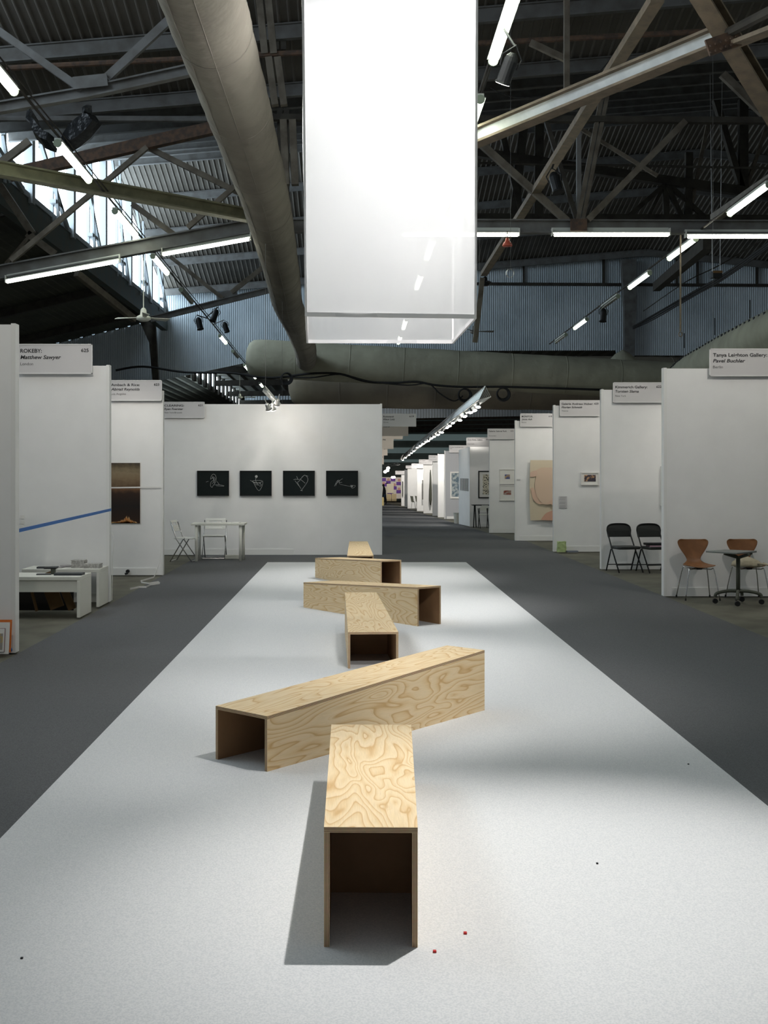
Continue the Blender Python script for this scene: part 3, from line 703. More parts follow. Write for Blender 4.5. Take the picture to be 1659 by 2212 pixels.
partition('nearest white partition at the left edge, with the orange-backed poster', -6.4, X_(33, Y0), Y0, Z_(701, Y0), 'r')
partition('white partition behind the low white tables, left', -6.4, X_(236, Y1), Y1, Z_(790, Y1), 'r')
partition('white partition with the fire photograph, left', -6.4, X_(352, Y2), Y2, Z_(845, Y2), 'r')
t = partition('wide white partition with four black photographs', -6.4, X_(825, Y3), Y3, Z_(873, Y3), 'r', base=False)
mb = MB(); mb.box(((-6.4+X_(634, Y3))/2, Y3-.006, .05), (X_(634, Y3)+6.4, .014, .11)); mb.build('baseboard', 'wall_trim', t)
mb = MB(); mb.box((X_(694, Y3), Y3-.001, 1.45), (.012, .004, 2.9)); mb.build('seam_strip', 'wall_trim', t)
R = [(1434, 14.86, 796, 'nearest white partition at the right edge, behind the brown chairs'),
     (1299, 18.99, 842, 'white partition behind the black folding chairs'),
     (1196, 23.2, 876, 'white partition with one small framed picture'),
     (1113, 26.9, 909, 'white partition with the pink figure drawing'),
     (1057.5, 31.9, 934, 'white partition with two stacked white frames')]
for (px, Y, ty, lab) in R: partition(lab, X_(px, Y), X_(px, Y)+3.7, Y, Z_(ty, Y), 'l')
Y6, Y7 = 37.3, 47.8
partition('grey-lit partition behind the dark side table', X_(1015, Y6), X_(1015, Y6)+4, Y6, Z_(955, Y6), 'l')
t = thing('partition_wall', (3.7, 38.8, fz(38)), 'bright side partition with the striped artwork', 'partition wall')
mb = MB(); mb.prism([(X_(1015.5, Y6), Y6+.13, fz(Y6)), (X_(991, 40.3), 40.3, fz(40.3)), (X_(991, 40.3), 40.3, Z_(972, 40.3)), (X_(1015.5, Y6), Y6+.13, Z_(965, Y6))], (.12, 0, 0)); mb.build('panel', 'wall', t)
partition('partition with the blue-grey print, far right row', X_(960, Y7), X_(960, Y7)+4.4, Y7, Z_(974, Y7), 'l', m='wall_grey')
FR = [(946, 51.0, 981, 'narrow pinkish-white partition beyond the blue-grey print'), (934.7, 53.9, 993, 'partition just left of the narrow pinkish-white one'),
      (915, 60.0, 1001, 'partition with the long dark hanging piece'), (900.8, 66.7, 1004, 'partition with a thin framed edge, far right row'),
      (880.5, 77.0, 1011, 'partition behind the small distant dark chairs'), (874, 83.0, 1015, 'second farthest partition of the right row'), (867, 90.0, 1020, 'farthest partition of the right row')]
for (px, Y, ty, lab) in FR: partition(lab, X_(px, Y), X_(px, Y)+4.4, Y, Z_(ty, Y), 'l', base=False)
LR = [(29.8, 'first partition hidden behind the wide left partition'), (36.5, 'second partition hidden behind the wide left partition'), (44, 'third partition hidden behind the wide left partition'), (55, 'fourth partition hidden behind the wide left partition')]
for (Y, lab) in LR: partition(lab, X_(824, Y)-4.6, X_(822, Y), Y, Z_(915+(Y-29.8)*2.4, Y), 'r', base=False)

# ================================================================== SIGNS
def text_mesh(body, size, width, bold, ital, m, parent, pos, right=False):
    cu = bpy.data.curves.new('lettering', 'FONT'); cu.body = body; cu.size = size; cu.offset = .016*size*(1.3 if bold else .1)
    cu.shear = .22 if ital else 0; cu.extrude = .0; cu.resolution_u = 3
    if bold == 2: cu.space_character = 1.35
    tmp = bpy.data.objects.new('tmp_text', cu); COL.objects.link(tmp)
    bpy.context.view_layer.update()
    dg = bpy.context.evaluated_depsgraph_get(); me = bpy.data.meshes.new_from_object(tmp.evaluated_get(dg))
    COL.objects.unlink(tmp); bpy.data.objects.remove(tmp)
    xs = [v.co.x for v in me.vertices] or [0, 1]; w0 = max(xs)-min(xs); k = width/w0 if width else .86
    x0 = min(xs)
    for v in me.vertices:
        x = (v.co.x-x0)*k; y = v.co.y; v.co = (x-(w0*k if right else 0), 0, y)
    me.materials.clear(); me.materials.append(M[m])
    o = bpy.data.objects.new('lettering', me); COL.objects.link(o); o.parent = parent; o.location = Vector(pos)-parent.location
    return o
def sign(px0, py0, px1, py1, Y, lines, num, label, wf=(.285, .54, .17), frame=True, bars=False):
    a = P(px0, py1, Y); b = P(px1, py0, Y); W = b.x-a.x; h = b.z-a.z
    t = thing('booth_sign', ((a.x+b.x)/2, Y, a.z), label, 'sign', 'grey gallery name signs above the partitions')
    mb = MB(); mb.box(((a.x+b.x)/2, Y, (a.z+b.z)/2), (W, .012, h)); mb.build('board', 'sign', t)
    if frame:
        mb = MB(); fw = h*.035
        for c, s_ in (((a.x+b.x)/2, a.z+fw/2), ((a.x+b.x)/2, b.z-fw/2)): mb.box((c, Y-.008, s_), (W, .006, fw))
        for c in (a.x+fw/2, b.x-fw/2): mb.box((c, Y-.008, (a.z+b.z)/2), (fw, .006, h))
        mb.build('sign_frame', 'sign_frame', t)
    fy = Y-.0085; cap = .175*h
    bl = (.29, .50, .71)
    for i, ln in enumerate(lines):
        if not ln: continue
        text_mesh(ln, cap*(1.0 if i < 2 else .78), W*wf[i], (i < 2), i == 1, 'ink' if i < 2 else 'ink_grey', t, (a.x+W*.045, fy, b.z-h*bl[i]))
    if num: text_mesh(num, cap*.92, W*.1, True, False, 'ink', t, (b.x-W*.05, fy, b.z-h*.27), right=True)
    return t
sign(37, 743, 200, 808, Y1-.05, ['ROKEBY:', 'Matthew Sawyer', 'London'], '625', 'sign with number 625, nearest on the left', (.285, .54, .17))
sign(235, 821, 350, 866, Y2-.05, ['Ambach & Rice:', 'Abigail Reynolds', 'Los Angeles'], '623', 'sign with number 623 above the fire photograph wall', (.54, .54, .28))
sign(351, 868, 442, 903, Y3-.05, ['CLEARING:', 'Ryan Foerster', 'New York/Brussels'], '621', 'sign with number 621 above the folding table', (.47, .45, .42))
sign(1532, 753, 1704, 813, 14.81, ['Tanya Leighton Gallery:', 'Pavel Buchler', 'Berlin'], '', 'sign at the right edge above the brown chairs', (.68, .405, .125))
sign(1324, 826, 1434, 870, 18.94, ['Kimmerich Gallery:', 'Torsten Slama', 'New York'], '622', 'sign with number 622 above the black folding chairs', (.63, .46, .21))
sign(1209, 864.5, 1297, 899, 23.15, ['Galerie Andreas Huber:', 'Florian Schmidt', 'Vienna'], '620', 'sign with number 620 above the small framed picture', (.77, .51, .16))
sign(1123.5, 893, 1196, 922, 26.85, ['MONITOR:', 'Jesse Ash', 'Roma'], '618', 'sign with number 618 above the pink figure drawing', (.33, .31, .14))
sign(1053, 926, 1111.5, 949, 31.85, ['Galerie Gabriel Rolt', '', 'Amsterdam'], '616', 'sign with number 616 above the two white frames', (.66, .5, .27))
sign(1007.5, 945, 1057, 965.5, 37.2, ['David Risley Gallery', '', 'Copenhagen'], '614', 'sign with number 614 above the dark side table', (.66, .5, .3))
sign(970, 962, 1014, 978, 47.7, ['Noma Contemporary', 'Art', ''], '612', 'small distant sign over the blue-grey print', (.66, .11, .3), frame=False)
sign(926, 983.5, 960, 997, 53.8, ['Kunst Supplz', '', 'New York'], '610', 'distant sign next after the blue-grey print', (.4, .5, .45), frame=False)
sign(905, 992.5, 934, 1003.5, 59.9, ['Kurt Supple', '', 'Munich'], '', 'fourth farthest distant sign of the right row', (.42, .5, .5), frame=False)
sign(889, 1001.5, 914, 1011.5, 66.6, ['Gallery', '', 'Oslo'], '', 'third farthest distant sign of the right row', (.5, .5, .2), frame=False)
sign(876.5, 1005.5, 889, 1012, 76.9, ['Projects', '', ''], '', 'second farthest distant sign of the right row', (.7, .5, .5), frame=False)
sign(854, 1017, 880, 1025, 89.9, ['Gallery', '', ''], '', 'farthest distant sign of the right row', (.5, .5, .5), frame=False)
sign(800, 893.5, 899, 921.5, 29.7, ['', '', ''], '619', 'sign with number 619 jutting past the wide left partition', frame=False)
tt = [o for o in COL.objects if o.get('label') == 'sign with number 619 jutting past the wide left partition'][0]
aa = P(828, 921.5, 29.69); 
text_mesh('Rotwand:', .058, X_(851, 29.7)-X_(828, 29.7), True, False, 'ink', tt, (X_(828, 29.7), 29.69, Z_(901.5, 29.7)))
text_mesh('Klaus Lutz', .058, X_(853, 29.7)-X_(828, 29.7), True, True, 'ink', tt, (X_(828, 29.7), 29.69, Z_(907.5, 29.7)))
text_mesh('Z\u00fcrich', .045, X_(839, 29.7)-X_(828, 29.7), False, False, 'ink_grey', tt, (X_(828, 29.7), 29.69, Z_(913.5, 29.7)))
M['sign_warm'] = mat('warm_sign_board', (.60, .52, .44), .5)
for i, (a, c, b, d, Y, lab) in enumerate([(790, 918, 882, 942, 36.4, 'warm beige sign partly under sign 619'), (790, 940, 870, 949, 43.9, 'thin pale sign slice below the warm beige sign'), (790, 946, 850, 970, 43.85, 'pale sign third below number 619'), (790, 966, 837, 984, 54.9, 'small pale sign fourth below number 619'), (790, 984, 829, 1003, 54.85, 'lowest pale sign beside the wide left partition')]):
    mb = MB(); p, q = P(a, d, Y), P(b, c, Y); t = thing('booth_sign', ((p.x+q.x)/2, Y, p.z), lab, 'sign', 'grey gallery name signs above the partitions')
    mb.box(((p.x+q.x)/2, Y, (p.z+q.z)/2), (q.x-p.x, .015, q.z-p.z)); mb.build('board', 'sign_warm', t)
    if i != 1:
        text_mesh(['darusse Raw', '', 'drop', '', ''][i] or '611', .06*Y/30, (14 if i in (0,) else 6)*Y/F, True, False, 'ink', t, (X_(828 if i == 0 else b-8 if i > 2 else 827, Y), Y-.01, Z_(c+5, Y)))

# ================================================================== ARTWORKS
def framed(label, px0, py0, px1, py1, Y, frame_m, inner_m, fw=.02, depth=.03, border=0, image=None, group=None):
    a = P(px0, py1, Y); b = P(px1, py0, Y); W = b.x-a.x; h = b.z-a.z; cx, cz = (a.x+b.x)/2, (a.z+b.z)/2
    t = thing('framed_picture', (cx, Y, a.z), label, 'picture', group)
    yf = Y-depth
    mb = MB()
    for z in (a.z+fw/2, b.z-fw/2): mb.box((cx, Y-depth/2, z), (W, depth, fw))
    for x in (a.x+fw/2, b.x-fw/2): mb.box((x, Y-depth/2, cz), (fw, depth, h-2*fw))
    mb.build('frame', frame_m, t)
    mb = MB(); mb.box((cx, Y-depth*.35, cz), (W-2*fw, depth*.5, h-2*fw)); mb.build('print' if not border else 'mat_board', inner_m, t)
    return t, a, b, Y-depth*.62
figs = {
 0: [[(.45, .2), (.5, .14), (.56, .16), (.60, .28), (.58, .45), (.50, .60), (.47, .66), (.42, .60), (.44, .45), (.53, .36), (.49, .28), (.42, .34), (.45, .2)], [(.50, .24), (.56, .30), (.55, .40), (.47, .52)], [(.48, .22), (.55, .5)], [(.55, .57), (.70, .56), (.85, .60)], [(.62, .42), (.70, .56)], [(.60, .6), (.84, .62)], [(.28, .45), (.36, .42)]],
 1: [[(.40, .40), (.72, .42), (.60, .80), (.40, .40)], [(.33, .38), (.50, .50), (.70, .44)], [(.52, .24), (.50, .40), (.58, .56)], [(.62, .52), (.67, .54), (.66, .60), (.62, .62)], [(.44, .46), (.66, .50)], [(.48, .55), (.62, .58)]],
 2: [[(.33, .36), (.42, .34), (.54, .38), (.46, .48), (.57, .72)], [(.38, .40), (.54, .66)], [(.55, .34), (.68, .18), (.78, .30), (.76, .46), (.64, .68), (.58, .78)], [(.43, .22), (.47, .34)], [(.53, .32), (.70, .50)], [(.71, .19), (.79, .22)], [(.55, .78), (.62, .80)]],
 3: [[(.26, .62), (.33, .44), (.38, .38), (.30, .60)], [(.28, .56), (.46, .36), (.52, .32)], [(.40, .36), (.42, .52)], [(.42, .54), (.80, .64)], [(.76, .58), (.92, .60), (.82, .70), (.76, .58)], [(.40, .48), (.50, .46)]]}
labs = ['black photograph with an oval dish and rod, leftmost of four', 'black photograph with a triangle and pale disc, second of four', 'black photograph with a bow-shaped device, third of four', 'black photograph with a hammer-like device, rightmost of four']
for i, (a, b) in enumerate(((426.3, 495), (518.5, 587), (611.5, 680), (704.5, 773.5))):
    t, p, q, yy = framed(labs[i], a, 1016.8, b, 1071, Y3-.005, 'frame_black', 'photo_black', .012, .045, group='black photographs on the wide partition')
    W, h = q.x-p.x, q.z-p.z; mb = MB()
    for pl in figs[i]:
        pts = ring_pts([(p.x+u*W, Y3-.005-.036, q.z-v_*h) for u, v_ in pl], 4) if len(pl) > 2 else [(p.x+u*W, Y3-.005-.036, q.z-v_*h) for u, v_ in pl]
        mb.tube(pts, .0036, 4)
    if i == 1: mb.lathe((p.x+.52*W, Y3-.041, q.z-.23*h), [(.026, -.002), (.026, .002)], 14, rot=Matrix.Rotation(math.pi/2, 3, 'X'))
    if i == 3: mb.lathe((p.x+.81*W, Y3-.041, q.z-.62*h), [(.018, -.002), (.018, .002)], 12, rot=Matrix.Rotation(math.pi/2, 3, 'X'))
    mb.build('printed_figure', 'figure', t)

def gradient_art(name, stops, scale, dist):
    m = bpy.data.materials.new(name); m.use_nodes = True; nt = m.node_tree; b = nt.nodes['Principled BSDF']; N = nt.nodes.new; L = nt.links.new
    tc = N('ShaderNodeTexCoord'); sx = N('ShaderNodeSeparateXYZ'); L(tc.outputs['Generated'], sx.inputs[0])
    n = N('ShaderNodeTexNoise'); n.inputs['Scale'].default_value = scale; n.inputs['Detail'].default_value = 6; L(tc.outputs['Generated'], n.inputs['Vector'])
    a = N('ShaderNodeMath'); a.operation = 'MULTIPLY_ADD'; a.inputs[1].default_value = dist; L(n.outputs['Fac'], a.inputs[0]); L(sx.outputs['Z'], a.inputs[2])
    s2 = N('ShaderNodeMath'); s2.operation = 'SUBTRACT'; s2.inputs[1].default_value = dist/2; L(a.outputs[0], s2.inputs[0])
    rp = N('ShaderNodeValToRGB'); cr = rp.color_ramp; cr.elements[0].position = stops[0][0]; cr.elements[0].color = (*stops[0][1], 1)
    cr.elements[1].position = stops[-1][0]; cr.elements[1].color = (*stops[-1][1], 1)
    for p_, c in stops[1:-1]: e = cr.elements.new(p_); e.color = (*c, 1)
    L(s2.outputs[0], rp.inputs[0]); L(rp.outputs[0], b.inputs['Base Color']); b.inputs['Roughness'].default_value = .35
    return m
# fire photograph (two prints stacked)
t = thing('unframed_photograph', (X_(266, Y2), Y2, Z_(1131, Y2)), 'brown night photograph with small flames at the bottom', 'picture')
up_m = gradient_art('dusk_sky_print', [(0, (.10, .06, .03)), (.35, (.20, .14, .08)), (.6, (.23, .18, .11)), (.85, (.12, .09, .05)), (1, (.06, .045, .03))], 6, .5)
lo_m = gradient_art('night_print', [(0, (.03, .012, .006)), (.5, (.012, .008, .007)), (.85, (.03, .014, .008)), (1, (.16, .08, .035))], 5, .25)
for nm_, y0, y1, m_ in (('upper_print', 1000, 1052, up_m), ('lower_print', 1055, 1130.5, lo_m)):
    a, b = P(232, y1, Y2-.01), P(302.5, y0, Y2-.01); mb = MB(); mb.box(((a.x+b.x)/2, Y2-.008, (a.z+b.z)/2), (b.x-a.x, .012, b.z-a.z)); mb.build(nm_, m_, t)
a, b = P(230, 1131.5, Y2-.01), P(305, 999, Y2-.01); mb = MB(); mb.box(((a.x+b.x)/2, Y2-.0, (a.z+b.z)/2), (b.x-a.x, .004, b.z-a.z)); mb.build('backing', 'paper', t)
mb = MB(); rnd = random.Random(3)
for k in range(17):
    x = 243+k*3.1; hh = 3+14*math.exp(-((x-273)/12)**2)*rnd.uniform(.6, 1.1); bw = rnd.uniform(2.5, 4.5); q = Y2-.0155
    mb.prism([P(x-bw, 1130, q), P(x+bw, 1130, q), P(x+bw*.4, 1130-hh*.55, q), P(x+rnd.uniform(-1.5, 1.5), 1130-hh, q), P(x-bw*.5, 1130-hh*.4, q)], (0, .001, 0))
mb.build('printed_flames', mat('printed_flames', (.50, .19, .05), .5, noise=(40, (.62, .42, .2), .45, .6)), t)
mb = MB(); mb.beam(P(232, 1053.5, Y2-.02), P(347, 1052, Y2-.02), .003, .018); tag(mb.build('white_tape', 'paper'), 'strip of white tape stretched across the fire photograph', 'tape')
# drawing with pink figure
t = thing('paper_drawing', (X_(1172, 26.9), 26.88, Z_(1124, 26.9)), 'large cream paper drawing of a pink watercolour figure', 'picture')
a, b = P(1145, 1124, 26.88), P(1203, 994, 26.88); mb = MB(); vs = []; fs = []
for j in range(9):
    z = a.z+(b.z-a.z)*j/8; bow = .02*math.sin(math.pi*j/8)
    vs += [(a.x-bow, 26.84-bow, z), (b.x, 26.87, z)]
for j in range(8): fs.append((2*j, 2*j+1, 2*j+3, 2*j+2))
mb.add(vs, fs); o = mb.build('sheet', mat('cream_paper', (.66, .57, .42), .8), t)
so = o.modifiers.new('thickness', 'SOLIDIFY'); so.thickness = .002
PQ = 26.81
def blob(name, pts, col):
    pp_ = ring_pts([P(x, y, PQ) for x, y in pts], 5); mb = MB(); mb.prism(pp_, (0, .002, 0)); mb.build(name, mat(name, col, .8), t)
blob('painted_torso', [(1158, 1016), (1167, 1011), (1180, 1010), (1200, 1017), (1201, 1072), (1196, 1085), (1178, 1090), (1162, 1076), (1155, 1050), (1158, 1030), (1158, 1016)], (.66, .50, .37))
PQ = 26.808
blob('painted_arm', [(1146, 1020), (1158, 1016), (1161, 1021), (1158, 1028), (1146, 1030), (1146, 1020)], (.66, .47, .36))
blob('painted_leg', [(1146, 1055), (1153, 1055), (1165, 1082), (1180, 1088), (1200, 1073), (1200, 1098), (1188, 1088), (1165, 1089), (1152, 1078), (1146, 1055)], (.66, .46, .34))
blob('painted_shape', [(1168, 1123), (1178, 1110), (1190, 1104), (1202, 1102), (1202, 1123), (1168, 1123)], (.62, .36, .26))
# small frames
def small(label, x0, y0, x1, y1, Y, ix0, iy0, ix1, iy1, m_, fm='frame_white', fw=.02):
    t, p, q, yy = framed(label, x0, y0, x1, y1, Y-.003, fm, 'mat_board', fw, .04, 1)
    a, b = P(ix0, iy1, Y-.03), P(ix1, iy0, Y-.03); mb = MB(); mb.box(((a.x+b.x)/2, Y-.03, (a.z+b.z)/2), (b.x-a.x, .006, b.z-a.z)); mb.build('print', m_, t); return t
colA = mat('colour_print', (.05, .045, .06), .5, noise=(14, (.5, .3, .16), .5, .6)); colB = mat('blue_print', (.04, .08, .25), .5, noise=(10, (.45, .3, .15), .48, .6)); colC = mat('red_print', (.25, .06, .04), .5, noise=(10, (.4, .35, .3), .5, .62))
small('small white-framed dark print alone on its partition', 1254.5, 1020.5, 1293, 1048, 23.2, 1262, 1026, 1287, 1040, colA)
small('upper of two stacked white frames, blue print', 1079, 1013.5, 1112.5, 1046, 31.9, 1090.5, 1025, 1101.5, 1034.5, colB)
small('lower of two stacked white frames, red-brown print', 1079, 1048.5, 1112.5, 1081.5, 31.9, 1088, 1059.5, 1104, 1068.5, colC)
t = small('black-framed print of dark marks behind the dark side table', 1033, 1017, 1075, 1076, Y6, 1043, 1025, 1070, 1068, mat('marks_print', (.62, .58, .46), .7, noise=(26, (.02, .02, .02), .55, .57)), 'frame_black', .035)
t = small('blue-grey print in a cream frame, far right row', 972.5, 1019, 1000, 1077, Y7, 975, 1022, 998, 1073, mat('waves_print', (.10, .15, .19), .6, noise=(9, (.38, .42, .42), .45, .6)), 'frame_white', .05)
mb = MB(); q = P(1430.5, 1050, 18.9); mb.box((q.x+.03, 18.94, q.z), (.08, .06, .65)); tag(mb.build('white_canvas', 'frame_white'), 'edge of a white canvas showing beside the nearest right partition', 'picture')
a, b = P(1208, 1098, 23.18), P(1225, 1072, 23.18); t = thing('wall_text', (a.x, 23.18, a.z), 'grey text sheet on the partition above the green bag', 'paper sheet')
mb = MB(); mb.box(((a.x+b.x)/2, 23.19, (a.z+b.z)/2), (b.x-a.x, .006, b.z-a.z)); mb.build('sheet', 'sign', t)
mb = MB()
for k in range(9):
    if k in (3, 6): continue
    mb.box(((a.x+b.x)/2-.01*(k % 3), 23.186, b.z-.02-k*.025), ((b.x-a.x)*.75, .002, .004))
mb.build('text_lines', 'ink_grey', t)
for i, y_ in enumerate((1117, 1128, 1138)):
    mb = MB(); q = P(48, y_, Y1-.005); mb.box(q, (.05, .006, .045)); tag(mb.build('wall_label', 'paper'), '%s small white label on the wall behind the low tables, from the top' % ordn[i], 'label', 'white labels behind the low tables')
mb = MB(); q = P(1120, 1036, 26.89); mb.box(q, (.09, .004, .03)); tag(mb.build('wall_label', 'sign'), 'small label left of the pink figure drawing', 'label')
# striped art on side wall
t = thing('striped_artwork', (3.7, 38.5, 0), 'black and white striped artwork on the bright side partition', 'picture')
for k in range(7):
    mb = MB(); mbw = MB()
    y = 37.85+k*.31; xw = X_(1015.5, Y6)+(X_(991, 40.3)-X_(1015.5, Y6))*(y-Y6)/3.0
    mb.box((xw, y, Z_(1047, 38.5)), (.012, .13, .42)); mbw.box((xw, y+.15, Z_(1045, 38.5)), (.010, .16, .36))
    mb.build('dark_bar', 'frame_black', t); mbw.build('white_bar', 'paper', t)
# long dark piece
mb = MB(); a = P(930.5, 1015, 62)
mb.tube([P(930, 1015, 59.7), P(930.3, 1035, 59.7), P(930, 1060, 59.7), P(930, 1080, 59.7), P(930, 1091, 59.7)], [.02, .04, .07, .075, .03], 8)
tag(mb.build('hanging_sculpture', 'olive_metal', smooth=True), 'long slim dark hanging piece in the far right row', 'sculpture')
for i, (x_, y0, y1, Y, lab) in enumerate([(913, 1037, 1079, 66.5, 'thin grey panel edge in the far right row'), (869.6, 1040, 1072, 89.9, 'thin brown panel edge at the end of the right row')]):
    a, b = P(x_-1, y1, Y), P(x_+1, y0, Y); mb = MB(); mb.box(((a.x+b.x)/2, Y-.03, (a.z+b.z)/2), (b.x-a.x, .04, b.z-a.z)); tag(mb.build('picture_edge', 'olive_metal' if i else 'steel_grey'), lab, 'picture')

# ================================================================== LEFT BOOTH FURNITURE
def low_table(label, x0, x1, y0, y1, h, apron):
    t = thing('low_table', ((x0+x1)/2, (y0+y1)/2, 0), label, 'table')
    mb = MB(); mb.box(((x0+x1)/2, (y0+y1)/2, h-.02), (x1-x0, y1-y0, .04)); mb.build('tabletop', 'offwhite', t, bevel=.004)
    for x in (x0+.017, x1-.017): mb = MB(); mb.box((x, (y0+y1)/2, (h-.04)/2), (.034, y1-y0, h-.04)); mb.build('side_panel', 'offwhite', t, bevel=.003)
    if apron: mb = MB(); mb.box(((x0+x1)/2, y0+.03, h-.04-.065), (x1-x0-.07, .02, .13)); mb.build('drawer_front', 'offwhite', t)
    return t
low_table('nearer low white table with a drawer front, left', -4.5, -3.02, 12.62, 13.17, .45, True)
low_table('farther low white table against the wall, left', -3.95, -3.03, 13.62, 14.12, .45, False)
def items(lst):
    for (nm_, lab, cat, m_, px, py, Y, sx, sy, sz, rz, z0) in lst:
        X = X_(px, Y); mb = MB(); mb.box((X, Y, z0+sz/2), (sx, sy, sz), Matrix.Rotation(rz, 3, 'Z')); tag(mb.build(nm_, m_), lab, cat)
bookcol = mat('dark_book', (.045, .05, .055), .4); mag = mat('grey_magazine', (.30, .29, .29), .6, noise=(9, (.45, .43, .42), .45, .6)); stackm = mat('newsprint_stack', (.34, .33, .31), .8, noise=(40, (.5, .49, .47), .45, .6))
items([('book', 'large dark book near the front edge of the nearer low table', 'book', bookcol, 150, 1240, 12.85, .31, .16, .025, .0, .45),
       ('book', 'slim dark booklet left of the large dark book', 'book', bookcol, 95, 1240, 12.9, .16, .12, .01, .2, .45),
       ('magazine', 'dark open magazine on the farther low table, leftmost', 'magazine', bookcol, 103, 1226, 13.75, .24, .12, .02, .1, .45),
       ('magazine', 'pale magazine under the dark one on the farther table', 'magazine', mag, 122, 1225, 13.85, .2, .2, .012, -.2, .45),
       ('magazine', 'grey magazine in the middle of the farther low table', 'magazine', mag, 146, 1225, 13.95, .17, .14, .02, .3, .45)])
for i, (px, Y, n_, sx, lab) in enumerate([(171, 13.85, 7, .155, 'sheet of the taller paper stack'), (201, 13.8, 4, .19, 'sheet of the lower paper stack')]):
    mb = MB()
    h_ = .095 if i == 0 else .055
    for k in range(n_): mb.box((X_(px, Y)+.004*math.sin(k*3), Y+.003*math.cos(k*5), .45+h_*(k+.5)/n_), (sx, .17, h_/n_*.94))
    tag(mb.build('paper_stack', stackm), ('taller' if i == 0 else 'lower')+' stack of grey printed sheets on the farther low table', 'paper stack')
t = thing('tape_dispenser', (X_(115, 12.95), 12.95, .45), 'dark green gadget with a tripod top between the books', 'gadget')
mb = MB(); q = Vector((X_(115, 12.95), 12.95, .45)); mb.box(q+Vector((0, 0, .03)), (.045, .05, .06)); mb.build('body', 'olive_metal', t)
mb = MB(); mb.box(q+Vector((-.03, 0, .068)), (.14, .06, .015)); mb.build('top', 'black', t)
card = [(-3.45, 13.05, .02, .16, .42, .35, 'light cardboard strip leaning under the nearer low table'), (-3.27, 13.0, .02, .09, .40, .38, 'dark-edged cardboard strip right of the light one'), (-3.62, 12.95, .02, .03, .30, .25, 'thin cardboard sliver at the left under the table'), (-3.68, 13.3, .02, .85, .36, 0, 'large dark board leaning behind the cardboard strips')]
for i, (x, y, th_, w_, h_, rr, lab) in enumerate(card):
    mb = MB(); Rm = Matrix.Rotation(-rr, 3, 'Y'); mb.box((x, y, h_*.5*math.cos(rr)+(.03 if rr else 0)+w_*.5*math.sin(rr)), (w_, th_, h_), Rm)
    tag(mb.build('cardboard_strip' if i < 3 else 'dark_board', 'cardboard' if i < 3 else mat('dark_board', (.02, .017, .015), .8)), lab, 'cardboard' if i < 3 else 'board')
# tapes
mb = MB(); mb.beam(P(37, 1147, 10.3), P(240, 1101, 14.15), .002, .033); tag(mb.build('blue_tape', 'blue_tape'), 'blue tape stretched across the booth opening on the left', 'tape')
def ribbon(label, pts, w_=.022):
    mb = MB()
    for a, b in zip(pts, pts[1:]): mb.beam(a, b, .003, w_, up=(0, 0, 1))
    tag(mb.build('white_ribbon', 'paper'), label, 'tape')
ribbon('white tape hanging from the edge post beside the low tables', [P(241, 1150, 14.1), P(245, 1158, 14.08), P(246, 1175, 14.05), P(243.5, 1200, 14.05), P(242, 1296, 14.12)])
def FLp(px, py, z=.006): Y = F*(H-z)/(py-CY); return Vector(((px-CX)*Y/F, Y, z))
ribbon('white tape trailing from the fire photograph partition onto the floor', [P(353.5, 1102, 17.86), P(351, 1150, 17.84), P(345, 1215, 17.6), P(334, 1244, 17.3), FLp(332, 1247, .02), FLp(304, 1255, .02), FLp(306, 1258, .015), FLp(322, 1260, .02), FLp(342, 1257, .03), FLp(345, 1260, .012), FLp(325, 1263, .015), FLp(316, 1268, .012), FLp(300, 1268, .012), FLp(281, 1272, .012)])
t = thing('cable_plug', P(272, 1238, 17.8), 'black plug lying against the baseboard under the fire photograph', 'plug')
mb = MB(); mb.lathe(P(276, 1234, 17.84), [(.028, -.03), (.028, .03)], 12, rot=Matrix.Rotation(math.pi/2, 3, 'X')); mb.build('socket', 'black', t)
mb = MB(); mb.tube([P(276, 1238, 17.8), P(270, 1240, 17.8)], .017, 8); mb.build('lead', 'black', t)
# poster at far left
t = thing('leaning_poster', P(-2, 1412, 10.05), 'white poster with an orange backing leaning at the left edge', 'poster')
Rt = Matrix.Rotation(math.radians(-8), 3, 'X')
def lean(name, x0, x1, z0, z1, y, m_):
    mb = MB(); mb.box(((x0+x1)/2, y+.0+.04, (z0+z1)/2), (x1-x0, .006, z1-z0), Rt); return mb.build(name, m_, t)
lean('orange_backing', X_(-60, 10), X_(19.5, 10), 0.02, .305, 10.03, 'orange'); lean('sheet', X_(-60, 9.98), X_(15, 9.98), .01, .285, 10.01, 'paper'); lean('inner_border', X_(-60, 9.9), X_(6, 9.98), .03, .235, 10.0, mat('mauve_line', (.25, .12, .14), .7)); lean('inner_sheet', X_(-60, 9.9), X_(5, 9.98), .032, .232, 9.995, 'paper'); lean('printed_patch', X_(-60, 9.9), X_(2, 9.98), .05, .19, 9.99, mat('printed_patch', (.3, .28, .26), .7, noise=(20, (.5, .35, .1), .5, .6)))
mb = MB(); mb.lathe(P(20.5, 1404, 10.12), [(.022, -.012), (.022, .012)], 14, rot=Matrix.Rotation(math.pi/2, 3, 'X')); tag(mb.build('tape_roll', 'blue_tape'), 'small blue tape roll beside the leaning poster', 'tape roll')

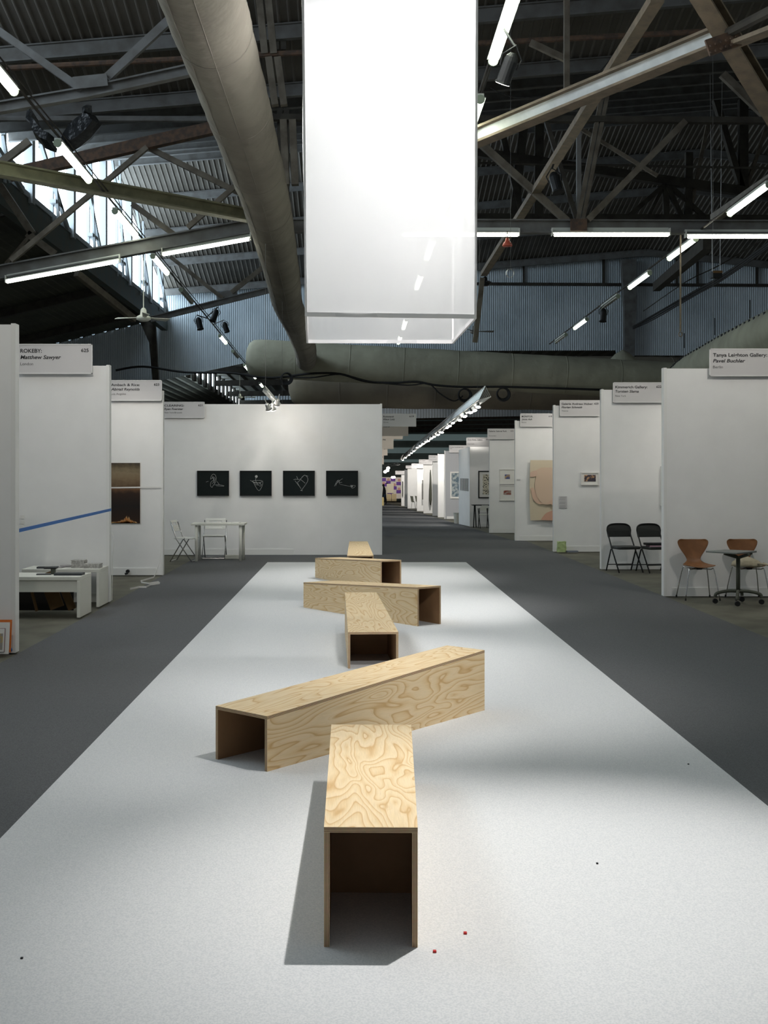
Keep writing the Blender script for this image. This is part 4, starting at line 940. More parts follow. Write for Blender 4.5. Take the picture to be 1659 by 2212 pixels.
# ================================================================== FOLDING TABLE + WHITE CHAIRS (left middle)
t = thing('trestle_table', (-2.45, 20.85, 0), 'small white table with four round legs before the four photographs', 'table')
mb = MB(); mb.prism([(X_(412, 20.56), 20.56, .645), (X_(527.5, 20.56), 20.56, .645), (X_(534, 21.1), 21.1, .645), (X_(419, 21.1), 21.1, .645)], (0, 0, .035)); mb.build('tabletop', 'offwhite', t, bevel=.004)
for px, Y in ((423.5, 20.56), (518.7, 20.56), (431, 21.05), (526, 21.05)):
    mb = MB(); mb.tube([(X_(px, Y), Y+.05*(Y < 20.8), 0), (X_(px, Y), Y+.05*(Y < 20.8), .645)], .026, 12); mb.build('leg', 'offwhite', t, smooth=True)
items([('paper_sheet', 'white paper stack on the small white table, left part', 'paper', 'paper', 462, 0, 20.8, .26, .2, .02, .1, .68), ('paper_sheet', 'white folded paper on the small white table, right part', 'paper', 'paper', 510, 0, 20.85, .15, .15, .012, -.2, .68),
       ('cardboard_box', 'flat pale box lying under the small white table', 'box', 'offwhite', 502, 0, 21.3, .26, .2, .06, 0, 0)])
def white_folding_chair(label, loc, rz):
    t = thing('folding_chair', loc, label, 'chair', 'white folding chairs at the small white table', rz, world=False)
    # local: faces -y (front), width along x
    w_ = .2
    for s_ in (-1, 1):
        MB().tube([(s_*w_, .22, 0), (s_*w_, -.02, .40), (s_*w_, -.05, .42)], .010, 8).build('leg', 'chrome', t, smooth=True)
        MB().tube([(s_*w_*1.04, -.18, 0), (s_*w_*1.04, .10, .40), (s_*w_*1.02, .20, .70)], .010, 8).build('leg', 'chrome', t, smooth=True)
    MB().tube([(-w_, .22, .012), (w_, .22, .012)], .009, 8).build('floor_bar', 'chrome', t); MB().tube([(-w_*1.04, -.18, .012), (w_*1.04, -.18, .012)], .009, 8).build('floor_bar', 'chrome', t)
    mb = MB(); mb.box((0, -.02, .415), (.38, .36, .022)); mb.build('seat', 'white_plastic', t, bevel=.008)
    Rb = Matrix.Rotation(math.radians(-18), 3, 'X'); mb = MB()
    mb.box((0, .175, .56), (.38, .018, .05), Rb); mb.box((0, .215, .71), (.38, .018, .05), Rb)
    for s_ in (-1, 1): mb.box((s_*.155, .195, .635), (.07, .018, .15), Rb)
    mb.box((0, .188, .61), (.26, .018, .06), Rb)
    mb.build('backrest', 'white_plastic', t, bevel=.006); return t
white_folding_chair('white folding chair at the left end of the small table, seen from the side', (X_(400, 20.7), 20.7, 0), math.radians(82))
white_folding_chair('white folding chair behind the small white table', (X_(463, 21.35), 21.35, 0), 0)

# ================================================================== BLACK FOLDING CHAIRS
def black_chair(label, loc, rz):
    t = thing('folding_chair', loc, label, 'chair', 'black padded folding chairs', rz, world=False); w_ = .205
    for s_ in (-1, 1):
        MB().tube([(s_*w_, -.26, 0), (s_*(w_-.005), .02, .36), (s_*(w_-.01), .16, .56), (s_*(w_-.02), .20, .66)], .0115, 8).build('leg', 'black', t, smooth=True)
        MB().tube([(s_*(w_+.012), .20, 0), (s_*(w_+.012), .02, .36)], .0115, 8).build('leg', 'black', t, smooth=True)
    MB().tube([(-w_, -.17, .115), (w_, -.17, .115)], .008, 6).build('stretcher', 'black', t); MB().tube([(-w_, .16, .10), (w_, .16, .10)], .008, 6).build('stretcher', 'black', t)
    # padded seat with rounded corners
    pts = []; rr = .07
    for cx_, cy_, a0 in ((.20-rr, .10-rr+.03, 0), (-.20+rr, .10-rr+.03, 90), (-.20+rr, -.24+rr, 180), (.20-rr, -.24+rr, 270)):
        for k in range(6): a_ = math.radians(a0+90*k/5); pts.append((cx_+rr*math.cos(a_), cy_+rr*math.sin(a_), .365))
    mb = MB(); mb.prism(pts, (0, 0, .045)); mb.build('seat', 'vinyl', t, bevel=.015)
    # arched backrest
    arc = [(-.185, 0), (-.2, .10)]; 
    for k in range(9): a_ = math.pi-math.pi*k/8; arc.append((math.cos(a_)*.2 if abs(math.cos(a_)) > .99 else math.copysign(abs(math.cos(a_))**.6*.2, math.cos(a_)), .11+.10*math.sin(a_)**.8))
    arc += [(.2, .10), (.185, 0)]
    mb = MB(); mb.prism([(x, .165+z*.18+.03*(1-(x/.2)**2), .545+z) for x, z in arc], (0, .022, 0)); mb.build('backrest', 'vinyl', t, bevel=.006)
    MB().tube(ring_pts([(x*1.03, .175+z*.18, .545+z*1.02) for x, z in arc], 3), .011, 8).build('back_frame', 'black', t, smooth=True)
    return t
black_chair('black folding chair left of the pair, empty seat', (X_(1348, 18.55), 18.55, 0), math.radians(12))
black_chair('black folding chair right of the pair, with binders on its seat', (X_(1413, 18.5), 18.5, 0), math.radians(12))
items([('book', 'pink and white magazine under the black binder on the chair', 'magazine', mat('pink_magazine', (.55, .35, .42), .6), 1418, 0, 18.4, .28, .2, .018, .1, .411),
       ('binder', 'black ring binder lying on top of the pink magazine', 'binder', 'black', 1414, 0, 18.42, .30, .22, .035, .05, .4305)])
t = thing('paper_bag', FLp(1212, 1194), 'crumpled light green paper bag at the partition foot', 'bag')
mb = MB(); q = Vector((X_(1213, 23.0), 23.0, 0)); rg = random.Random(5); vs = []
for j in range(5):
    for k in range(12):
        a_ = 2*math.pi*k/12; r_ = .085*(1+.18*rg.uniform(-1, 1)); vs.append(q+Vector((max(-.09, min(.09, r_*1.25*math.cos(a_))), max(-.06, min(.06, r_*math.sin(a_))), j*.052+(.0 if j == 0 else rg.uniform(-.01, .01)))))
fs = [(j*12+k, j*12+(k+1) % 12, (j+1)*12+(k+1) % 12, (j+1)*12+k) for j in range(4) for k in range(12)]+[tuple(range(48, 60)), tuple(range(11, -1, -1))]
mb.add(vs, fs); mb.build('bag_body', 'green_paper', t)
items([('booklet', 'flat grey booklet on the floor beside the green bag', 'booklet', mat('blue_grey_card', (.16, .18, .22), .6), 1236, 0, 22.95, .22, .1, .03, .1, 0)])

# ================================================================== BROWN SHELL CHAIRS AND TABLE (right)
def shell_chair(label, loc, rz, sc=.95):
    t = thing('shell_chair', loc, label, 'chair', 'brown moulded veneer chairs', rz, world=False); t.scale = (sc, sc, sc)
    prof = [(-.235, .425, .17), (-.20, .432, .195), (-.12, .428, .205), (-.03, .425, .20), (.05, .428, .18), (.115, .445, .125), (.150, .475, .092), (.170, .52, .093), (.185, .57, .118), (.20, .63, .165), (.213, .69, .20), (.225, .74, .215), (.232, .772, .205), (.236, .79, .165)]
    vs = []; fs = []; n = 12
    for (y, z, hw) in prof:
        for k in range(n+1):
            u = -1+2*k/n; back = max(0, (z-.5)/.28); cup = .025*u*u*(1-back)*(1 if z < .5 else 0)
            vs.append((hw*u, y-.045*back*u*u, z+cup-(.012*(1-u*u) if z > .78 else 0)))
    for j in range(len(prof)-1):
        for k in range(n): a = j*(n+1)+k; fs.append((a, a+1, a+n+2, a+n+1))
    o = MB().add(vs, fs).build('shell', 'walnut', t, smooth=True); so = o.modifiers.new('thickness', 'SOLIDIFY'); so.thickness = .010
    sb = o.modifiers.new('smooth', 'SUBSURF'); sb.levels = 1; sb.render_levels = 1
    for sx in (-1, 1):
        for sy in (-1, 1):
            lg = MB().tube(ring_pts([(sx*.03, sy*.05-.05, .405), (sx*.13, sy*.12-.05, .405), (sx*.165, sy*.155-.05, .39), (sx*.225, sy*.215-.04, .012)], 4), .0075, 8).build('leg', 'chrome', t, smooth=True)
            MB().tube([(sx*.2255, sy*.2155-.04, 0), (sx*.2235, sy*.2135-.04, .03)], .012, 8).build('foot_cap', 'rubber', lg)
    MB().lathe((0, -.05, .395), [(.06, 0), (.06, .02)], 14).build('hub_plate', 'black', t)
    return t
shell_chair('brown moulded wooden chair left of the small grey table', (4.33, 14.52, 0), 0)
shell_chair('brown moulded wooden chair behind the table, with the cloth bag', (4.965, 14.54, 0), 0)
t = thing('pedestal_table', (4.66, 14.05, 0), 'small grey square table on a castored pedestal, right', 'table')
mb = MB(); q = [P(1524.5, 1191, 13.95), P(1592, 1199, 13.62), P(1635, 1191, 13.95), P(1566, 1186.5, 14.2)]; q = [Vector((p.x, p.y, .625)) for p in q]
mb.prism(q, (0, 0, .02)); mb.build('tabletop', 'table_grey', t, bevel=.004)
mb = MB(); c0 = Vector((4.66, 13.95, 0)); mb.tube([c0+Vector((0, 0, .13)), c0+Vector((0, 0, .56))], .025, 12); mb.build('column', 'olive_metal', t, smooth=True)
mb = MB()
for a_ in (20, 110, 200, 290): v_ = Vector((math.cos(math.radians(a_)), math.sin(math.radians(a_)), 0)); mb.beam(c0+Vector((0, 0, .56)), c0+v_*.2+Vector((0, 0, .615)), .03, .03)
mb.build('bracket', 'olive_metal', t)
for a_ in (-12, 62, 172, 250):
    v_ = Vector((math.cos(math.radians(a_)), math.sin(math.radians(a_)), 0)); L_ = .27
    lg = MB().tube(ring_pts([c0+Vector((0, 0, .155)), c0+v_*.12+Vector((0, 0, .155)), c0+v_*(L_-.02)+Vector((0, 0, .125)), c0+v_*L_+Vector((0, 0, .075))], 4), [.02]*13, 8).build('leg', 'olive_metal', t, smooth=True)
    mb = MB(); mb.lathe(c0+v_*L_+Vector((0, 0, .031)), [(.031, -.014), (.031, .014)], 14, rot=Matrix.Rotation(math.pi/2, 3, 'X')); mb.build('caster', 'rubber', lg)
# bag
t = thing('cloth_bag', (4.9, 14.42, .42), 'crumpled beige cloth bag slumped on the right brown chair', 'bag')
bx = Vector((4.93, 14.4, .415)); vs = []; rg = random.Random(11)
for j in range(7):
    ph = math.pi/2*j/6
    for k in range(20):
        a_ = 2*math.pi*k/20; rr = math.cos(ph)**.6*(1+.12*rg.uniform(-1, 1)); vs.append(bx+Vector((.19*rr*math.cos(a_), .12*rr*math.sin(a_), .105*math.sin(ph)*(1+.3*math.cos(a_+2.4))+.004)))
fs = [(j*20+k, j*20+(k+1) % 20, (j+1)*20+(k+1) % 20, (j+1)*20+k) for j in range(6) for k in range(20)]+[tuple(range(19, -1, -1))]
MB().add(vs, fs).build('bag_body', 'bag', t, smooth=True)
mb = MB(); mb.tube(ring_pts([bx+Vector((.08, -.12, .05)), bx+Vector((.16, -.15, .04)), bx+Vector((.215, -.17, .02)), bx+Vector((.22, -.175, -.07)), bx+Vector((.24, -.17, -.085)), bx+Vector((.25, -.165, -.04)), bx+Vector((.22, -.14, .02)), bx+Vector((.18, -.05, .05))], 5), .011, 6); mb.build('strap', 'bag', t, smooth=True)

# ================================================================== FAR AISLE: table, chair, bin, end wall, person
t = thing('side_table', (X_(1028, 36.5), 36.5, fz(36.5)), 'dark trestle side table in the far right row', 'table'); z0 = fz(36.4)
mb = MB(); mb.box((X_(1040, 36.5), 36.5, z0+.71), (.6, .5, .025)); mb.build('tabletop', 'black', t)
for (xa, xb) in ((1025.5, 1023), (1027, 1028.5)): mb = MB(); mb.tube([(X_(xa, 36.3), 36.4, z0+.7), (X_(xb, 36.3), 36.3, z0+.0)], .018, 6); mb.build('leg', 'black', t)
t = thing('folding_chair', (X_(1046, 36), 36, fz(36)), 'pale folding chair with dark legs beside the dark side table', 'chair'); z0 = fz(36)
for (xa, xb, y_) in ((1037, 1033, 36.0), (1034, 1037.5, 35.7), (1055, 1052, 36.0), (1053, 1056, 35.7)):
    mb = MB(); mb.tube([(X_(xa, y_), y_+.15, z0+.62), (X_(xb, y_), y_, z0)], .013, 6); mb.build('leg', 'black', t)
mb = MB(); mb.box((X_(1046, 36), 36.0, z0+.42), (.36, .36, .025)); mb.build('seat', 'offwhite', t)
mb = MB(); mb.prism([P(x, y, 36.2) for x, y in ((1036.5, 1103), (1037.5, 1096), (1041, 1091.5), (1054, 1091.5), (1057, 1096), (1058, 1103))], (0, .02, 0)); mb.build('backrest', 'offwhite', t)
t = thing('waste_bin', (X_(987, 40.6), 40.6, fz(40.6)), 'white waste bin at the foot of the bright side partition', 'bin')
MB().lathe((X_(987.5, 41), 41, fz(41)), [(.10, 0), (.13, .36), (.145, .365), (.145, .385)], 16).build('bin_body', 'offwhite', t, smooth=False)
for i, px in enumerate((893, 903)):
    Y = 74.5+1.2*i; t = thing('shell_chair', (X_(px, Y), Y, fz(Y)), 'dark little chair far down the aisle, %s one' % ('left' if i == 0 else 'right'), 'chair'); z0 = fz(Y); X = X_(px, Y)
    mb = MB(); mb.prism([(X-.12, Y, z0+.45), (X+.1, Y, z0+.42), (X+.02, Y, z0+.52), (X-.02, Y, z0+.82), (X-.2, Y, z0+.84)], (0, .3, 0)); mb.build('shell', 'olive_metal', t)
    for dx in (-.14, .12): mb = MB(); mb.tube([(X+dx*.6, Y, z0+.45), (X+dx, Y, z0)], .012, 6); mb.build('leg', 'chrome', t)
t = thing('portrait_wall', (4, 118, fz(118)), 'distant wall papered with purple and pale portrait blocks', 'wall'); WY = 118
a, b = P(800, 1077, WY), P(867.5, 1031, WY); mb = MB(); mb.box(((a.x+b.x)/2, WY+.1, (a.z+b.z)/2+.0), (b.x-a.x, .2, b.z-a.z)); mb.build('panel', mat('pale_paper_wall', (.62, .58, .53), .8), t)
purple = mat('purple_block', (.14, .06, .30), .8); pink = mat('pink_oval', (.52, .30, .25), .8)
for k, (px, py) in enumerate([(829, 1036), (839, 1042), (849, 1036), (861, 1044.5), (834, 1047), (852, 1054), (861, 1062), (842, 1066)]):
    mb = MB(); mb.box(P(px, py, WY-.02), (.46, .03, .34)); mb.build('purple_block', purple, t)
for k, (px, py) in enumerate([(839, 1036), (862, 1037), (852, 1047), (862, 1056), (829, 1044)]):
    mb = MB(); mb.lathe(P(px, py, WY-.03), [(.15, -.02), (.15, .02)], 10, rot=Matrix.Rotation(math.pi/2, 3, 'X')); mb.build('portrait_face', pink, t)
mb = MB(); mb.box(P(843, 1055, WY-.06), (.72, .04, .95)); mb.build('pale_panel', mat('cream_panel', (.72, .66, .52), .8), t)
for i, (x0, x1) in enumerate(((835, 844.5), (845.5, 856))):
    mb = MB(); a, b = P(x0, 1084, 114), P(x1, 1067, 114); mb.box(((a.x+b.x)/2, 114, (a.z+b.z)/2), (b.x-a.x, .6, b.z-a.z)); mb.box(((a.x+b.x)/2, 113.6, a.z+.2), (b.x-a.x, .7, .2))
    tag(mb.build('settee', 'bench_wood'), 'brown wooden settee before the distant portrait wall, %s one' % ('left' if i == 0 else 'right'), 'seat')
# person (walking, seen from the side, half hidden)
PYp = 98; t = thing('person', (X_(830, PYp), PYp, fz(PYp)), 'person in a dark coat and blue trousers bending at the far end of the aisle', 'person')
x0 = X_(830, PYp); z0 = fz(PYp)
def skin_mesh(name, joints, edges, radii, m_, parent):
    me = bpy.data.meshes.new(name); off = parent.location; me.from_pydata([Vector(j)-off for j in joints], edges, []); me.materials.append(M[m_])
    o = bpy.data.objects.new(name, me); COL.objects.link(o); o.parent = parent
    md = o.modifiers.new('skin', 'SKIN'); 
    for v_, r_ in zip(me.skin_vertices[0].data, radii): v_.radius = (r_, r_)
    me.skin_vertices[0].data[0].use_root = True
    o.modifiers.new('sub', 'SUBSURF').levels = 1; return o
J = [(0, 0, .92), (.02, 0, 1.15), (-.02, 0, 1.42), (-.05, 0, 1.54), (-.07, 0, 1.66), (.10, .05, .50), (.16, .05, .08), (.06, .05, .03), (-.12, -.05, .50), (-.20, -.05, .08), (-.30, -.05, .03), (.02, .20, 1.40), (.10, .24, 1.12), (-.05, .20, .92), (.0, -.20, 1.40), (.12, -.24, 1.14), (-.12, -.22, .98)]
E = [(0, 1), (1, 2), (2, 3), (3, 4), (0, 5), (5, 6), (6, 7), (0, 8), (8, 9), (9, 10), (2, 11), (11, 12), (12, 13), (2, 14), (14, 15), (15, 16)]
Rr = [.15, .14, .16, .06, .10, .09, .05, .04, .09, .05, .04, .07, .05, .035, .07, .05, .035]
skin_mesh('body', [(x0+a, PYp+b, z0+c) for a, b, c in J], E, Rr, 'coat', t)
MB().lathe((x0-.07, PYp, z0+1.60), [(.03, -.06), (.09, 0), (.10, .08), (.07, .15), (.02, .17)], 12).build('hair', 'hair', t, smooth=True)
mb = MB(); mb.tube([(x0+.02, PYp-.02, z0+.9), (x0-.12, PYp-.05, z0+.5)], [.13, .1], 10); mb.build('trousers', 'jeans', t, smooth=True)
a, b = P(820, 1096, 92), P(829, 1074, 92); mb = MB(); mb.box(((a.x+b.x)/2, 92, (a.z+b.z)/2), (b.x-a.x, .5, b.z-a.z)); tag(mb.build('display_plinth', 'yellow_card'), 'pale yellow plinth in front of the distant person', 'plinth')

# ================================================================== TRACK-LIGHT TRUSSES
def lattice(label, tri_a, tri_b, step, r=.016):
    t = thing('lighting_truss', tri_a[0], label, 'lighting truss'); mb = MB()
    for a, b in zip(tri_a, tri_b): mb.tube([a, b], r, 5)
    mb.build('chord', 'alu', t); L_ = (Vector(tri_b[0])-Vector(tri_a[0])).length; n = int(L_/step); mb = MB()
    for k in range(n):
        u0, u1 = k/n, (k+1)/n
        for i in range(3):
            j = (i+1) % 3; A0 = tri_a[i].lerp(tri_b[i], u0); B0 = tri_a[j].lerp(tri_b[j], u0); B1 = tri_a[j].lerp(tri_b[j], u1)
            mb.tube([A0, B0], r*.6, 3, cap=False); mb.tube([A0, B1], r*.6, 3, cap=False)
    mb.build('lattice', 'alu', t)
    for u in (.03, .95):
        q = Vector(tri_a[0]).lerp(Vector(tri_b[0]), u); MB().tube([q, Vector((q.x, q.y, q.z+2.4))], .0025, 4).build('suspension_wire', 'steel_grey', t)
    return t
ta = [P(1048, 834, 36), P(1060, 857, 36), P(1034, 864, 36)]; cen = (ta[0]+ta[1]+ta[2])/3; far = P(867, 991, 118)
lattice('long silver lighting truss over the far aisle', ta, [far+(p-cen) for p in ta], .45)
lampxy = [(1143, 470), (1100, 515), (1045, 540), (975, 590), (910, 640), (820, 675), (778, 712), (745, 735), (680, 795), (633, 825), (580, 850), (548, 870), (505, 905), (478, 915), (440, 940), (400, 965), (365, 990), (320, 1035), (290, 1060), (260, 1085), (215, 1120), (180, 1150)]
t0 = thing('truss_lamp', (0, 0, 0), 'x', 'light', world=False)
MB().lathe((0, 0, 0), [(.03, .16), (.05, .13), (.055, .05), (.085, .0)], 12).build('head', 'alu', t0, smooth=True)
MB().lathe((0, 0, 0), [(.078, -.008), (.078, .004)], 12).build('lens', 'lamp_glow', t0)
MB().tube([(0, 0, .15), (0, 0, .3)], .012, 5).build('bracket', 'alu', t0)
for i, (zx, zy) in enumerate(lampxy):
    px, py = 840+zx/5.925, 800+zy/5.925; tt_ = (px+8-866)/(1048-866); iy = 1/118+tt_*(1/36-1/118); Y = 1/max(iy, 1/117)
    o = t0 if i == 0 else copy_tree(t0); o.location = P(px, py, Y); o['label'] = '%s bright lamp from the near end of the long silver truss' % ordn[i]; o['group'] = 'lamps on the long silver truss'
    o.rotation_euler = (math.radians(-25), math.radians(-15*(i % 2)), 0)
    if i % 3 == 0: spot('truss_spot', P(px, py, Y)+Vector((0, 0, -.05)), P(px, py, Y)+Vector((.9*(1 if i % 2 else -.5), 3.0, -2.0)), 650, 110, .8, (1, .95, .88), .05)
ta = [P(572, 834, 19), P(577, 843, 19), P(568, 845, 19)]
lattice('short silver lighting truss above the wide left partition', ta, [p+Vector((-.2, 8, .12)) for p in ta], .35, .012)
for i, (px, py) in enumerate(((581, 884), (589, 884), (597, 874))):
    o = copy_tree(t0); o.location = P(px, py, 21.0+.2*i); o['label'] = '%s lamp from the left of the cluster above the four photographs' % ordn[i]; o['group'] = 'lamps above the four photographs'
    o.rotation_euler = (math.radians(35), math.radians([-20, 0, 20][i]), 0); o.scale = (.8, .8, .8)
ta = [P(860, 1000, 95), P(864, 1004, 95), P(857, 1005, 95)]
lattice('distant short lighting truss just right of the wide left partition', ta, [p+Vector((-2.2, 4, -.35)) for p in ta], .6)
for i, (px, py, Y) in enumerate(((832, 1019, 96), (837, 1016, 95.5), (838.5, 1011, 95), (848, 1031, 110), (851, 1031, 110))):
    o = copy_tree(t0); o.location = P(px, py, Y); o['label'] = '%s tiny bright lamp from the left at the far end of the aisle' % ordn[i]; o['group'] = 'tiny lamps at the far end'; o.scale = (1.8, 1.8, 1.8); o.rotation_euler = (math.radians(-50), 0, 0)

# ================================================================== STAGE SPOT HEADS, FANS, ETC.
def spot_head(label, loc, direction, lit=False, sc=1.0, anchor=None):
    t = thing('stage_spotlight', loc, label, 'light', world=False); z = -Vector(direction).normalized()
    q = Vector((0, 0, 1)).rotation_difference(z); t.rotation_mode = 'QUATERNION'; t.rotation_quaternion = q; t.scale = (sc, sc, sc)
    MB().lathe((0, 0, 0), [(.095, -.19), (.10, -.18), (.085, -.16), (.085, .08), (.07, .13), (.035, .17)], 16).build('can', 'black', t, smooth=False)
    MB().lathe((0, 0, -.188), [(.085, -.006), (.085, .002)], 16).build('lens', 'lamp_glow' if lit else 'tube_off' if lit is None else 'rubber', t)
    MB().tube([(-.1, 0, 0), (-.12, 0, .12), (0, 0, .26), (.12, 0, .12), (.1, 0, 0)], .01, 6).build('yoke', 'black', t)
    if anchor is not None:
        v_ = q.inverted()@((Vector(anchor)-Vector(loc))/sc); MB().tube([(0, 0, .24), v_], .016, 6).build('clamp_arm', 'black', t)
    return t
spot_head('black spotlight with its lens lit, right of the banner', P(1098, 146, 12.9), (-.35, .5, -1), True, .95, anchor=P(1087, 60, 12.9))
ba, bb = P(1420, -5, 15), P(1045, 592, 32)
bp = min((ba.lerp(bb, k/200) for k in range(201)), key=lambda p: abs(CX+p.x*F/p.y-1197))
spot_head('black spotlight hanging below the diagonal brace, unlit', bp+Vector((0, -.1, -.42)), (.2, -.3, -1), False, 1.2, anchor=bp)
spot_head('leftmost of the black spotlights on the left rail', P(430, 698, 37), (.25, -.2, -1), False, 1.15, anchor=railpt(-4.26, -.0125, 37.0)+Vector((0, 0, .1)))
spot_head('black spotlight tipped upright on the left rail', P(464, 681, 36.6), (-.35, -.2, -1), False, 1.15, anchor=railpt(-4.26, -.0125, 36.6)+Vector((0, 0, .1)))
spot_head('rightmost of the black spotlights on the left rail', P(487, 706, 38), (.35, -.2, -1), False, 1.0, anchor=railpt(-4.26, -.0125, 38.4)+Vector((0, 0, .1)))
spot_head('black spotlight below the right rail', P(1303, 680, 33.5), (-.1, -.1, -1), False, 1.1, anchor=railpt(6.85, .0141, 33.5)+Vector((0, 0, .1)))
def ceiling_fan(label, c, m, R_, rod, rz=.3, n=3):
    t = thing('ceiling_fan', c, label, 'fan', world=False); t.rotation_euler = (0, 0, rz)
    MB().lathe((0, 0, 0), [(.03, .2), (.06, .16), (.07, .06), (.14, .02), (.15, -.04), (.08, -.08)], 18).build('motor', m, t, smooth=True)
    MB().tube([(0, 0, .15), (0, 0, rod)], .012, 6).build('rod', m, t)
    for k in range(n):
        Rz = Matrix.Rotation(2*math.pi*k/n, 3, 'Z'); mb = MB(); mb.prism([Rz@Vector(p) for p in ((.12, -.03, .0), (R_, -.09, .02), (R_, .06, -.02), (.12, .04, -.005))], (0, 0, .012)); mb.build('blade', m, t)
    return t
ceiling_fan('white ceiling fan below the clerestory on the left', P(310, 686, 23.85), 'offwhite', .62, 1.45, 2.9)
ceiling_fan('small distant white ceiling fan above the wide left partition', P(518, 858, 62), 'offwhite', .85, 1.2, .2)
ceiling_fan('black ceiling fan hanging right of the banner', P(1048, 612, 34), 'black', .35, .5, .3, 4)
ceiling_fan('blurred grey ceiling fan low behind the banner corner', P(1024, 716, 40), 'steel_grey', .7, .8, .1)
t = thing('pendant_lamp', P(1096, 532, 23.5), 'red enamel pendant lamp below the half-hidden strip light', 'light')
MB().lathe(P(1096, 532, 23.5), [(.10, 0), (.10, .03), (.08, .07), (.045, .11), (.03, .17)], 16).build('lamp_shade', 'red_plastic', t, smooth=True)
MB().tube([P(1096, 518, 23.5), P(1096, 500, 23.5)], .01, 5).build('cord', 'black', t)
# suspended equipment box on the right
t = thing('hanging_box', P(1547, 590, 30), 'black equipment box hung on wires at the right', 'equipment'); q = P(1547, 594, 30)
mb = MB(); mb.box(q, (.25, .25, .16)); mb.build('case', 'black', t); mb = MB(); mb.box(q+Vector((0, -.13, .06)), (.25, .02, .06)); mb.build('face_plate', 'cardboard', t)
mb = MB()
for dx in (-.1, .1): mb.tube([q+Vector((dx, 0, .08)), Vector((q.x+dx*1.6, q.y, roofz(q.x, q.y)))], .006, 4)
mb.build('wire', 'alu', t)
# black tarpaulins
def tarp(label, pts, Y, dep):
    mb = MB(); n = len(pts); vs = []; rg = random.Random(n)
    for j in range(5):
        u = j/4
        for (x, y) in pts:
            cxm = sum(p[0] for p in pts)/n; cym = sum(p[1] for p in pts)/n; k = 1-.55*abs(u-.5)*2*.6
            q = P(cxm+(x-cxm)*k, cym+(y-cym)*k, Y); vs.append((q.x, Y-dep/2+dep*u, q.z))
    fs = [(j*n+k, j*n+(k+1) % n, (j+1)*n+(k+1) % n, (j+1)*n+k) for j in range(4) for k in range(n)]+[tuple(range(n-1, -1, -1)), tuple(range(4*n, 5*n))]
    mb.add(vs, fs); tag(mb.build('tarpaulin', 'tarp', smooth=False), label, 'tarpaulin')
tarp('smaller black tarpaulin bundle hung from the grey pipe, left one', [(58, 246), (60, 236), (66, 233), (71, 244), (68, 252), (80, 262), (98, 288), (112, 300), (128, 306), (122, 330), (100, 322), (78, 300), (68, 270), (56, 260)], 18.4, .5)
tarp('larger black tarpaulin sagging below the rusty truss, right one', [(187, 226), (198, 228), (192, 244), (205, 248), (215, 262), (221, 268), (208, 283), (196, 298), (172, 318), (150, 332), (135, 322), (128, 306), (146, 278), (170, 258), (188, 246)], 18.6, .5)
# cables and wires
def cable(label, pts, r, m='rubber', cat='cable'):
    tag(MB().tube(ring_pts(pts, 6), r, 5).build('cable', m, smooth=True), label, cat)
CY_ = 49.2
cable('black cable draped along the crossing duct', [P(x, y, CY_) for x, y in ((250, 800), (310, 792), (400, 804), (500, 806), (560, 815), (607, 815), (672, 807), (735, 808), (790, 824), (850, 827), (900, 825), (940, 832), (1000, 836), (1100, 836), (1300, 842))], .05)
cable('thinner black cable looping under the crossing duct', [P(x, y, CY_-.2) for x, y in ((607, 813), (670, 816), (735, 809), (800, 824), (880, 832), (925, 829), (950, 850), (980, 866), (1000, 855))], .03)
for i, (x, y, r_) in enumerate(((618, 816, 10), (1003, 852, 12), (1086, 850, 12))):
    mb = MB()
    for k in range(3):
        rr = (r_+k*1.2)*CY_/F; c_ = P(x+k*.7, y+k, CY_-.3-k*.06); mb.tube([c_+Vector((rr*math.cos(a_*math.pi/9), 0, rr*math.sin(a_*math.pi/9))) for a_ in range(19)], .035, 5)
    tag(mb.build('cable_coil', 'rubber'), 'coil of black cable on the crossing duct, %s' % ['left one', 'middle one by the silver truss', 'right one'][i], 'cable')
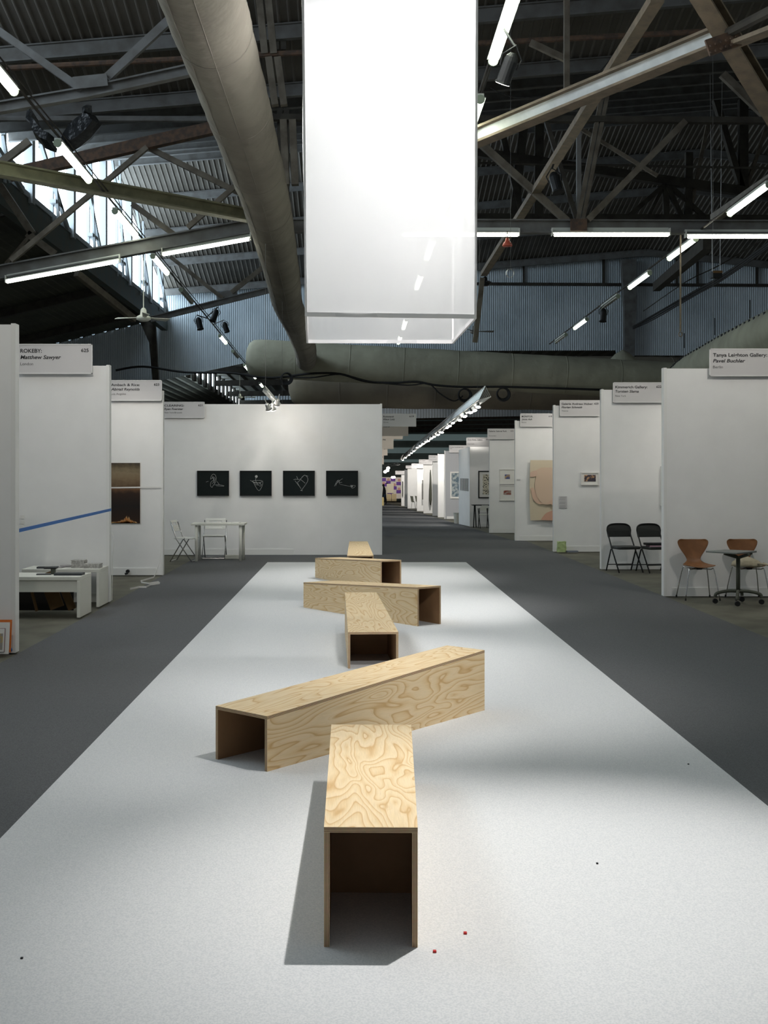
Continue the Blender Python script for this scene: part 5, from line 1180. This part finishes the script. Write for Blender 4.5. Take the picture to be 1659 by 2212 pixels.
for i, dy in enumerate((0, 5, 9)):
    cable('%s of the cables slanting up to the right edge before the gable wall' % ['upper', 'middle', 'lower'][i], [P(1368, 706+dy*.5, 54), P(1410, 682+dy, 50), P(1500, 630+dy, 42), P(1560, 596+dy, 36), P(1690, 505+dy, 29)], .045-.01*i)
cable('thin rod cable above the slanting cables', [P(1390, 672, 50), P(1480, 610, 44), P(1560, 570, 38), P(1690, 490, 32)], .02, 'steel_dark')
for i, (x, y0, y1, Y, lab) in enumerate([(1103, 0, 578, 20, 'long thin wire hanging right of the banner'), (1540, 60, 760, 20, 'long thin wire hanging at the right'), (1036, 515, 600, 22, 'short pale wire below the half-hidden strip light')]):
    a = P(x, y1, Y); b = P(x, y0, Y)
    if i < 2: b = Vector((a.x, a.y, roofz(a.x, a.y)))
    tag(MB().tube([b, a], .0025, 4).build('hanging_wire', 'steel_grey'), lab, 'wire')
mb = MB()
for k in range(3): mb.tube([P(1102, 590, 20)+Vector(((.06+k*.006)*math.cos(a_*math.pi/8), .01*k, .075*math.sin(a_*math.pi/8))) for a_ in range(17)], .003, 4)
tag(mb.build('wire_coil', 'alu'), 'coiled end of the thin wire right of the banner', 'wire')
t = thing('hanging_rod', P(1470, 500, 24), 'brown hanging rod ending in a ring, right side', 'rod')
MB().tube([P(1470, 478, 23.9), P(1470, 715, 23.9)], .018, 6).build('rod', 'brown_steel', t)
mb = MB(); mb.tube([P(1470, 722, 24)+Vector((.035*math.cos(a_*math.pi/8), 0, .05*math.sin(a_*math.pi/8))) for a_ in range(17)], .01, 6); mb.build('ring', 'brown_steel', t)
for i, (x, y0, y1) in enumerate(((1478, 720, 752), (1544, 687, 724), (1620, 648, 690))):
    tag(MB().tube([P(x, y0, 46-4*i), P(x, y1, 46-4*i)], .02, 5).build('duct_hanger', 'black'), '%s short black hanger from the left above the right duct' % ordn[i], 'hanger', 'hangers above the right duct')
cable('thin dark cable sagging below the bright spotlight', [P(1060, 190, 18), P(1090, 205, 18), P(1130, 211, 18), P(1190, 205, 18), P(1240, 190, 18), P(1300, 150, 18), P(1365, 60, 18), P(1380, 42, 18)], .008)
for k in list(COL.objects):
    if '_w' in k: del k['_w']
